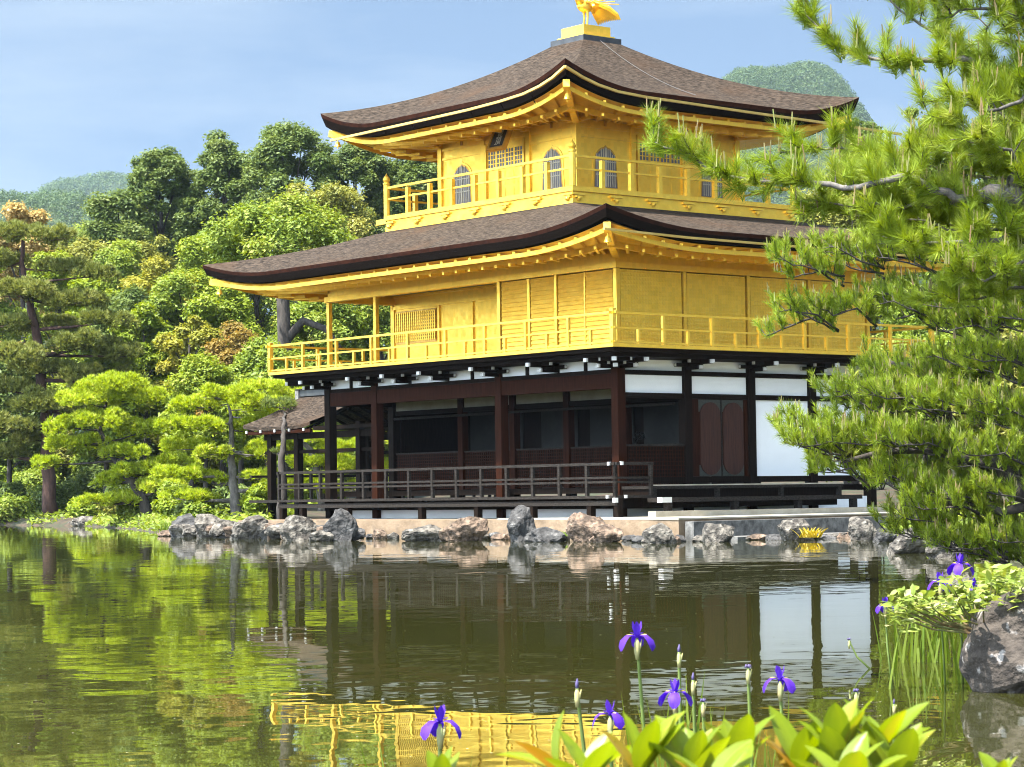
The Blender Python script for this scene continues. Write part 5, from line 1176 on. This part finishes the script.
near_pine('pine_tree', 'near pine reaching in from the upper right with long needles and upright candles', PAo, 12.6,
  [([(1078, 690, 0), (1075, 450, .05), (1066, 300, 0), (1040, 215, 0), (1012, 196, 0), (985, 196, 0)], (.13, .045)),
   ([(1066, 300, 0), (1070, 180, .1), (1060, 60, .2), (1050, -60, .2)], (.09, .05)),
   ([(1012, 205, -.05), (1016, 178, -.05)], (.085, .06))],
  [([(985, 196, 0), (955, 198, -.05), (925, 182, -.1), (900, 176, -.1), (860, 186, -.05), (815, 182, .05), (770, 182, .1), (725, 178, .1), (690, 158, .1), (655, 142, .05)], (.026, .004), 1.25, .8),
   ([(900, 176, -.1), (880, 160, .1), (850, 150, .2), (815, 148, .2), (780, 152, .2)], (.014, .003), 1.1, .8),
   ([(985, 196, 0), (965, 205, .15), (930, 205, .25), (890, 205, .3), (850, 208, .3), (800, 200, .3)], (.018, .003), 1.1, .8),
   ([(1060, 110, .2), (1010, 75, .1), (965, 58, 0), (925, 58, -.05), (890, 62, 0), (860, 55, .1), (835, 40, .1), (812, 22, .1), (798, 2, .1)], (.020, .003), 1.1, .75),
   ([(965, 58, 0), (930, 30, .1), (900, 10, .1), (880, -12, .1)], (.012, .003), 1.0, .8),
   ([(1050, 20, .2), (1000, 10, 0), (960, 12, -.1), (930, 22, -.1)], (.014, .003), 1.0, .9),
   ([(1060, 60, .2), (1020, 100, -.1), (990, 110, -.2), (960, 108, -.2), (930, 122, -.2)], (.014, .003), 1.2, .9),
   ([(1040, 215, 0), (1010, 150, -.2), (985, 140, -.3), (950, 140, -.3)], (.014, .003), 1.2, .9),
   ([(1040, 215, 0), (1000, 240, -.1), (960, 245, -.15), (915, 240, -.1), (880, 235, 0)], (.016, .003), 1.2, .9),
   ([(1060, 240, 0), (1020, 265, -.2), (985, 280, -.2), (950, 275, -.2)], (.014, .003), 1.2, .9),
   ([(1050, -20, .2), (1015, -15, .1), (985, 30, .1)], (.012, .003), 1.0, .9),
   ([(1060, 150, .4), (1010, 160, .5), (960, 155, .5), (905, 150, .5)], (.012, .003), 1.1, .9),
   ([(1060, 130, .4), (1020, 130, .5), (975, 95, .5), (940, 85, .5)], (.012, .003), 1.1, .9),
   ([(1060, 260, .3), (1000, 225, .4), (940, 225, .5), (880, 222, .5)], (.012, .003), 1.1, .9),
   ([(1060, 60, .4), (1030, 45, .5), (1000, 40, .5)], (.012, .003), 1.1, .9),
   ([(1060, 200, .3), (1010, 230, .4), (960, 232, .4), (920, 218, .45), (870, 215, .5)], (.012, .003), 1.2, .9),
   ([(1060, 170, .5), (1015, 180, .6), (970, 178, .6), (930, 165, .6), (880, 172, .6)], (.012, .003), 1.2, .9),
   ([(1060, 110, .5), (1030, 120, .6), (1000, 88, .6), (970, 80, .6)], (.012, .003), 1.2, .9),
   ([(1060, 285, .3), (1010, 290, .4), (970, 300, .4), (930, 292, .4)], (.012, .003), 1.2, .9)],
  BARKG, G_PINEB, .055, (.10, .26), .6, .098, .0032, 105, .13, 21, .0042, (.30, .09, .0045), sub=2)
PB = at(1060, 520, 27); PBo = (PB.x, PB.y, gz(PB.x, PB.y))
def pad_lines(c_u, c_v, hw_, n, seed, dy=0., dirx=-1, rise=.18, jt=14):
    rs = np.random.RandomState(seed); out = []
    for i in range(n):
        v0 = c_v+rs.uniform(-jt, jt); d0 = rs.uniform(-.9, .9)+dy
        out.append(([(c_u+hw_*.9, v0+14, dy*.5), (c_u+hw_*.3, v0+3+rs.uniform(-8, 8), d0*.6), (c_u-hw_*.35, v0-2+rs.uniform(-8, 8), d0*.9), (c_u-hw_*rs.uniform(.6, 1.0), v0-hw_*rise*rs.uniform(.2, 1), d0)], (.014, .004), 1.0, 1.0))
    return out
fineB = [([(930, 288, 0), (905, 292, .1), (868, 297, .2), (825, 314, .2), (790, 326, .2), (765, 336, .2)], (.028, .006), 1.3, .9)]
for i, (u, v, hw_, n, dy, jt) in enumerate([(806, 318, 36, 2, .2, 4), (846, 310, 34, 2, .3, 4), (808, 268, 40, 3, -.1, 6), (850, 262, 38, 4, .2, 8), (895, 250, 46, 5, 0, 14), (945, 258, 48, 6, .3, 14), (1000, 255, 50, 6, 0, 14),
      (905, 312, 34, 3, .4, 8), (962, 322, 46, 5, -.2, 12), (1015, 322, 44, 5, .2, 14), (905, 378, 44, 4, .8, 8), (950, 368, 44, 5, .6, 10), (1000, 372, 46, 6, .3, 12),
      (862, 402, 40, 5, 0, 10), (905, 402, 50, 7, .3, 14), (955, 410, 50, 7, .1, 14), (1010, 410, 44, 6, 0, 14), (818, 440, 42, 6, -.1, 10), (862, 438, 46, 7, .2, 12), (915, 452, 50, 6, -.2, 14), (990, 455, 46, 5, -.3, 14),
      (840, 466, 36, 4, 0, 8), (900, 490, 40, 5, -.2, 12), (950, 500, 50, 7, 0, 14), (1005, 492, 44, 6, .2, 14), (922, 526, 40, 5, -.1, 12), (968, 538, 44, 6, -.2, 12), (1015, 535, 40, 6, 0, 14), (1005, 562, 40, 3, -.2, 8)]):
    fineB += pad_lines(u, v, hw_, n, 900+i, dy, jt=jt)
near_pine('pine_tree', 'bright bushy pine overhanging the water in front of the right side of the pavilion', PBo, 27,
  [([(1065, 600, 0), (1058, 540, 0), (1030, 500, 0), (1000, 470, 0), (965, 440, .1), (945, 410, .2)], (.20, .07)),
   ([(1058, 540, 0), (1075, 420, .2), (1060, 330, .2), (1010, 288, .1), (930, 288, 0)], (.17, .05)),
   ([(1000, 470, 0), (940, 450, -.1), (880, 452, -.2), (840, 462, -.2)], (.06, .02)),
   ([(1040, 505, 0), (1000, 512, -.1), (970, 502, -.1), (925, 505, -.2)], (.06, .02)),
   ([(945, 410, .2), (930, 380, .3), (905, 365, .5), (890, 362, .6)], (.05, .02))],
  fineB, BARK, G_PINEB, 1/13, (.13, .32), .95, .095, .0065, 46, .15, 22, .006, (.22, .10, .006), sub=2, side=.75, spread=(.35, 1.0))

# irises
VIOLET = leafmat('iris_petal', (.055, .012, .27), (.10, .032, .42), trans=.25, rough=.6)
IRISG = leafmat('iris_green', (.10, .15, .02), (.17, .21, .05), trans=.35, rough=.5)
STEMG = mat('iris_stem', (.10, .15, .03), (.14, .19, .04), rough=.6, scale=10)
SPATHE = mat('iris_spathe', (.28, .32, .12), (.34, .26, .12), rough=.7, scale=30)
WITHER = mat('withered_petal', (.05, .04, .14), (.09, .07, .16), rough=.8, scale=60)
YELL = mat('petal_signal', (.75, .60, .12), rough=.6)
def petal(prof, width, az, s_, rs, twist=0.):
    G = []; ca_, sa_ = math.cos(az), math.sin(az)
    for (r, z), w_ in zip(prof, width):
        row = []
        for j in range(5):
            y = (j-2)/2*w_; zz = z-abs(j-2)/2*w_*.35+rs.normal()*.012; x = r+rs.normal()*.008
            row.append(((x*ca_-y*sa_)*s_, (x*sa_+y*ca_)*s_, zz*s_))
        G.append(row)
    return G
def iris(label, u, v, Y, s_, seed, kind='open', lean=(0, 0), base=None, nleaf=5, group='violet irises at the pond edge', rot=None):
    rs = np.random.RandomState(seed); s_ *= .92; hd = at(u, v, Y); bz = gz(hd.x, Y) if base is None else base
    foot = Vector((hd.x+lean[0], Y+lean[1], min(bz, 0))); t = empty('iris', foot); tag(t, label, 'flower', group); o_ = hd-foot
    mid = o_*.55+Vector((-lean[0]*.25, 0, 0))
    MB().tube([(0, 0, -.05), mid, o_*.92+Vector((-lean[0]*.05, 0, 0)), o_], [.0065, .0055, .0045, .004], 7).build('stem', STEMG, t, smooth=True)
    sp_ = MB(); dn = Vector((0, 0, -1))
    sp_.tube([o_+dn*s_*1.5, o_+dn*s_*.9, o_+dn*s_*.35, o_+dn*s_*.0], [.0045, s_*.22, s_*.2, s_*.05], 8)
    sp_.tube([o_+dn*s_*1.2, o_+dn*s_*.6+Vector((s_*.2, 0, 0)), o_+dn*s_*.1+Vector((s_*.34, 0, 0))], [.004, s_*.11, .001], 6)
    sp_.build('spathe', SPATHE, t, smooth=True)
    if kind == 'open':
        a0 = rs.uniform(0, 6.28) if rot is None else rot
        for k in range(3):
            az = a0+k*2.094
            g_ = MB().grid(petal([(0, .05), (.35, .24), (.75, .26), (1.08, .0), (1.25, -.45), (1.26, -.85)], [.10, .16, .34, .46, .40, .10], az, s_, rs)).build('fall_petal', VIOLET, t, smooth=True); g_.location = o_
            sg_ = MB().grid(petal([(.30, .25), (.55, .29), (.8, .268)], [.03, .06, .01], az, s_, rs)).build('petal_signal', YELL, g_)
            h_ = MB().grid(petal([(0, .05), (.12, .45), (.26, .85), (.34, 1.15)], [.08, .20, .24, .06], az+1.05, s_, rs)).build('standard_petal', VIOLET, t, smooth=True); h_.location = o_
            c_ = MB().grid(petal([(0, .1), (.25, .36), (.5, .40)], [.06, .12, .10], az, s_, rs)).build('style_arm', VIOLET, t, smooth=True); c_.location = o_
            for ob in (g_, h_, c_, sg_):
                me = ob.data; at_ = me.attributes.new('tint', 'FLOAT', 'FACE'); at_.data.foreach_set('value', rs.uniform(.1, .9, len(me.polygons)).astype(np.float32))
    elif kind == 'bud':
        bd = MB().tube([o_+dn*s_*.1, o_+Vector((0, 0, s_*.35)), o_+Vector((s_*.04, 0, s_*.75))], [s_*.12, s_*.15, .001], 7).build('bud_tip', WITHER, t, smooth=True)
    else:
        wb = MB()
        for k in range(5): an = k*1.26; wb.tube([o_, o_+Vector((math.cos(an)*s_*.25, math.sin(an)*s_*.2, s_*.25)), o_+Vector((math.cos(an)*s_*.35, math.sin(an)*s_*.3, s_*.02))], [s_*.10, s_*.12, s_*.04], 6)
        wb.build('withered_flower', WITHER, t, smooth=True)
    if nleaf:
        hgt = max(.25, o_.z*.95); V = blades(rs, nleaf, (.03, .03), hgt, .016, lean=.22); lf = link('leaves', np_mesh('leaves', V, 4, np.repeat(rs.uniform(0, 1, nleaf), 4)), BLADE, t)
    return t
for k, (lb, u, v, Y, s_, kind, lean, rot) in enumerate([
  ('open violet iris highest above the water, left of centre', 637, 638, 6.6, .042, 'open', (.10, .1), -.6),
  ('open violet iris at the lower left, standing apart from the others', 440, 724, 5.2, .038, 'open', (-.02, .05), -.3),
  ('open violet iris among blades below the highest one', 675, 695, 6.2, .038, 'open', (.06, .1), .4),
  ('low violet iris just above the leaves, left of the blades', 610, 716, 5.9, .036, 'open', (.03, .1), 1.1),
  ('violet iris with widely spread petals right of the blades', 780, 681, 6.4, .038, 'open', (.05, .05), -.9),
  ('closed iris bud with a dark tip left of the highest flower', 577, 688, 6.0, .034, 'bud', (.14, .1), 0),
  ('tall closed iris bud just right of the highest flower', 679, 652, 6.5, .030, 'bud', (.02, .1), 0),
  ('closed iris bud right above the flower among the blades', 693, 680, 6.3, .028, 'bud', (.04, .1), 0),
  ('withered iris head left of the flower with spread petals', 748, 668, 6.4, .030, 'withered', (.05, .1), 0),
  ('small withered iris drooping low beside the flower among blades', 703, 702, 6.0, .026, 'withered', (.05, .1), 0),
  ('withered iris head low over the leaves at right', 856, 692, 6.2, .026, 'withered', (.04, .1), 0),
  ('tiny violet iris between the leaf tips, right of the blades', 894, 704, 6.6, .02, 'bud', (.02, .1), 0)]):
    iris(lb, u, v, Y, s_, 40+k, kind, lean, base=-.05, rot=rot)
for k, (lb, u, v, Y, s_, kind, lean, rot) in enumerate([
  ('violet iris highest over the leaves on the near rock', 960, 566, 12.9, .062, 'open', (.0, .0), .2),
  ('violet iris over the rock leaves, just left of the highest', 940, 583, 12.8, .055, 'open', (.02, .0), 1.2),
  ('violet iris over the rock leaves, right below the highest', 973, 588, 12.7, .05, 'open', (.0, .0), 2.0),
  ('violet iris at the far left end of the rock leaves, over the water', 885, 606, 12.6, .045, 'open', (.04, .0), -.5),
  ('withered iris on a bent stalk over the water left of the blades', 849, 640, 14.0, .036, 'withered', (.22, .0), 0)]):
    iris(lb, u, v, Y, s_, 70+k, kind, lean, base=-.05, rot=rot, nleaf=2)
for k, (lb, u, Y, n, sp_, h_) in enumerate([('sparse iris blades in the water, left of the denser ones', 897, 14.7, 12, (.035, .04), .36), ('dense iris blades in the water against the left side of the near rock', 938, 14.5, 34, (.09, .08), .46), ('iris blades in the shallow water between the two blade clumps', 918, 14.9, 8, (.04, .05), .34)]):
    grass_clump('iris_plant', lb, u, 662, Y, n, sp_, h_, .016, 60+k, 'iris leaves', z=-.02, lean=.25)
for k, (lb, u, Y, n, sp_, h_) in enumerate([('upright iris blades behind the big leaves, below the highest flower', 672, 6.2, 26, (.05, .05), .52), ('iris blades behind the big leaves, below the flower with spread petals', 760, 6.1, 9, (.05, .05), .42)]):
    grass_clump('iris_plant', lb, u, 767, Y, n, sp_, h_, .013, 80+k, 'iris leaves', z=-.03, lean=.22)

# leaves with a real blade shape
def leaf_blade(L_, W_, fold=.25, curl=.25, n=7, rs=None):
    """grid of a pointed leaf along +x, midrib folded, tip curling down"""
    G = []
    for i in range(n+1):
        t = i/n; w_ = W_*math.sin(math.pi*min(1, t*.96+.02))**.75*(1-.15*t)
        if i == n: w_ = .0008
        row = []
        for j in (-1, -.5, 0, .5, 1):
            row.append((L_*(t-.12*curl*t*t), j*w_/2, abs(j)*w_/2*fold-curl*L_*t*t*.5+(math.sin(t*9)*.01*W_*abs(j))))
        G.append(row)
    return G
BIGLEAF = leafmat('shiny_leaf', (.14, .205, .012), (.20, .26, .018), (.26, .24, .03), trans=.42, rough=.34, spec=.3)
BIGRED = leafmat('young_leaf', (.24, .18, .02), (.30, .17, .03), trans=.42, rough=.3, spec=.5)
t_ = BIGLEAF.node_tree; nz_ = t_.nodes.new('ShaderNodeTexNoise'); nz_.inputs['Scale'].default_value = 55; nz_.inputs['Detail'].default_value = 6; tcx = t_.nodes.new('ShaderNodeTexCoord'); t_.links.new(tcx.outputs['Object'], nz_.inputs['Vector'])
rp_ = t_.nodes.new('ShaderNodeValToRGB'); rp_.color_ramp.elements[0].position = .60; rp_.color_ramp.elements[1].position = .74
mm_ = t_.nodes.new('ShaderNodeMixRGB'); mm_.inputs['Color2'].default_value = (.11, .15, .02, 1); t_.links.new(nz_.outputs['Fac'], rp_.inputs['Fac']); t_.links.new(rp_.outputs['Color'], mm_.inputs['Fac'])
src_ = t_.nodes['Principled BSDF'].inputs['Base Color'].links[0].from_socket; t_.links.new(src_, mm_.inputs['Color1']); t_.links.new(mm_.outputs[0], t_.nodes['Principled BSDF'].inputs['Base Color'])
TWG = mat('shrub_twig', (.10, .13, .04), (.16, .10, .05), rough=.7, scale=20)
def put(G, o, d, up, roll=0.):
    x = Vector(d).normalized(); y = Vector(up).cross(x).normalized(); z = x.cross(y)
    y2 = y*math.cos(roll)+z*math.sin(roll); z2 = x.cross(y2)
    return [[tuple(Vector(o)+x*p[0]+y2*p[1]+z2*p[2]) for p in row] for row in G]
def leafy_shrub(label, twigs, Y0_, base_px, seed, LL=(.05, .075)):
    rs = np.random.RandomState(seed); b_ = at(base_px, 900, Y0_); ft = Vector((b_.x, Y0_, .25)); t = empty('leafy_shrub', ft); tag(t, label, 'shrub', 'leafy shrubs at the bottom edge')
    st = MB()
    for (u, v, Y, nl, spread, aim) in twigs:
        e_ = at(u, v, Y)-ft; st.tube([(rs.normal()*.03, rs.normal()*.03, -.05), e_*.5+Vector((rs.normal()*.02, 0, -.03)), e_], [.004, .003, .002], 6)
        for k in range(nl):
            az = k*2.4+rs.uniform(-.3, .3); el = spread*rs.uniform(.7, 1.2)
            d = Vector((math.cos(az)*math.sin(el)+aim[0], math.sin(az)*math.sin(el)*.8+aim[1], math.cos(el)+aim[2])).normalized()
            L_ = rs.uniform(*LL)*(1-.04*k*0); G = leaf_blade(L_, L_*rs.uniform(.42, .52), rs.uniform(.15, .4), rs.uniform(.05, .45))
            o = e_-Vector((0, 0, .006*k*.5)); upv = Vector((0, 0, 1)) if abs(d.z) < .9 else Vector((-math.cos(az), -math.sin(az), .2))
            g_ = MB().grid(put(G, o, d, upv-d*upv.dot(d), rs.uniform(-.4, .4))).build('leaf', BIGRED if rs.uniform() < .06 else BIGLEAF, t, smooth=True)
            tn = rs.uniform(.1, .85); a_ = g_.data.attributes.new('tint', 'FLOAT', 'FACE'); a_.data.foreach_set('value', np.clip(tn+np.tile([-.08, .12, .12, -.08], len(g_.data.polygons)//4)+rs.normal(0, .03, len(g_.data.polygons)), 0, 1).astype(np.float32))
    st.build('stems', TWG, t, smooth=True); return t
leafy_shrub('blurred leaves at the bottom edge, between the blades and the lower left iris', [(590, 778, 2.35, 5, .9, (0, 0, .1)), (640, 768, 2.3, 7, .75, (.1, 0, .3)), (560, 772, 2.4, 3, 1.2, (-.8, 0, .2))], 2.35, 610, 1)
leafy_shrub('blurred bright leaves at the bottom edge, under the upright blades', [(690, 772, 2.3, 7, .8, (0, 0, .3)), (735, 764, 2.35, 7, .7, (0, 0, .4)), (715, 790, 2.2, 6, .9, (0, 0, .2))], 2.3, 710, 2)
leafy_shrub('blurred upright leaves at the bottom edge, right of the blades', [(800, 768, 2.35, 7, .75, (0, 0, .4)), (838, 752, 2.3, 8, .75, (0, 0, .35)), (880, 752, 2.35, 8, .8, (.1, 0, .35)), (845, 782, 2.2, 7, .9, (0, 0, .2)), (895, 776, 2.3, 5, .8, (.2, 0, .3))], 2.3, 845, 3)
leafy_shrub('few leaf tips at the bottom edge, under the lower left iris', [(442, 786, 2.3, 4, .5, (0, 0, .6))], 2.3, 442, 4, (.035, .05))
leafy_shrub('few leaf tips at the bottom right corner', [(1000, 785, 2.4, 5, .7, (0, 0, .6))], 2.4, 1000, 5, (.03, .045))

# pale-edged leaves spreading over the near rock
VAR = leafmat('pale_edged_leaf', (.14, .20, .03), (.24, .29, .06), (.42, .42, .20), trans=.35, rough=.5)
rs = np.random.RandomState(9); q0 = at(960, 610, 12.6); vc = empty('rock_shrub', (q0.x, q0.y, .25)); tag(vc, 'low shrub with pale-edged green leaves spreading over the near rock', 'shrub')
Lf = []; tn = []; st = MB()
for k in range(34):
    u = rs.uniform(895, 1040); v = 612-(u-890)*.16+rs.uniform(-14, 14)*(.5+.5*(u > 930)); Y = 12.5+rs.uniform(-.35, .5); e_ = at(u, v, Y)-Vector(vc.location)
    st.tube([(.25+rs.normal()*.05, 0, 0), e_*.6+Vector((.05, 0, -.02)), e_], [.006, .005, .003], 5)
    for i in range(17):
        d = Vector(rs.normal(size=3)); d.z = abs(d.z)*.5; p = e_+Vector(rs.normal(size=3)*.035)
        L_ = rs.uniform(.045, .085); G = put(leaf_blade(L_, L_*.5, .2, .3, 4), p, d, Vector((rs.normal()*.4, rs.normal()*.4-.2, 1)))
        for a_ in range(len(G)-1):
            for b_ in range(4): Lf.append([G[a_][b_], G[a_][b_+1], G[a_+1][b_+1], G[a_+1][b_]]); tn.append(0)
        tn[-16:] = [rs.uniform(0, 1)]*16
link('leaves', np_mesh('leaves', np.array(Lf), 4, np.array(tn)), VAR, vc); st.build('stems', TWG, vc)
# pollen and petals drifting on the pond
rs = np.random.RandomState(33); n = 260; py_ = np.concatenate([rs.uniform(560, 767, n)]); px_ = rs.uniform(0, 960, n); W_ = []
for u, v in zip(px_, py_):
    d = ray(u, v); t = -HC/d.z; W_.append((t*d.x, t*d.y, .004))
W_ = np.array(W_); a_ = rs.uniform(0, 6.28, n); sz = rs.uniform(.004, .012, n)*(W_[:, 1]/16)**.5
ex = np.stack([np.cos(a_)*sz, np.sin(a_)*sz, 0*a_], -1); ey = np.stack([-np.sin(a_)*sz*.6, np.cos(a_)*sz*.6, 0*a_], -1)
o = link('floating_petals', np_mesh('floating_petals', np.stack([W_-ex, W_-ey, W_+ex, W_+ey], 1), 4), mat('floating_petal', (.45, .43, .30), (.28, .28, .16), rough=.8, scale=1))
o['kind'] = 'stuff'; o['label'] = 'tiny pale petals and pollen floating on the pond'; o['category'] = 'petals'
print('SCENE OBJECTS', len(bpy.data.objects), 'polys', sum(len(m.polygons) for m in bpy.data.meshes))
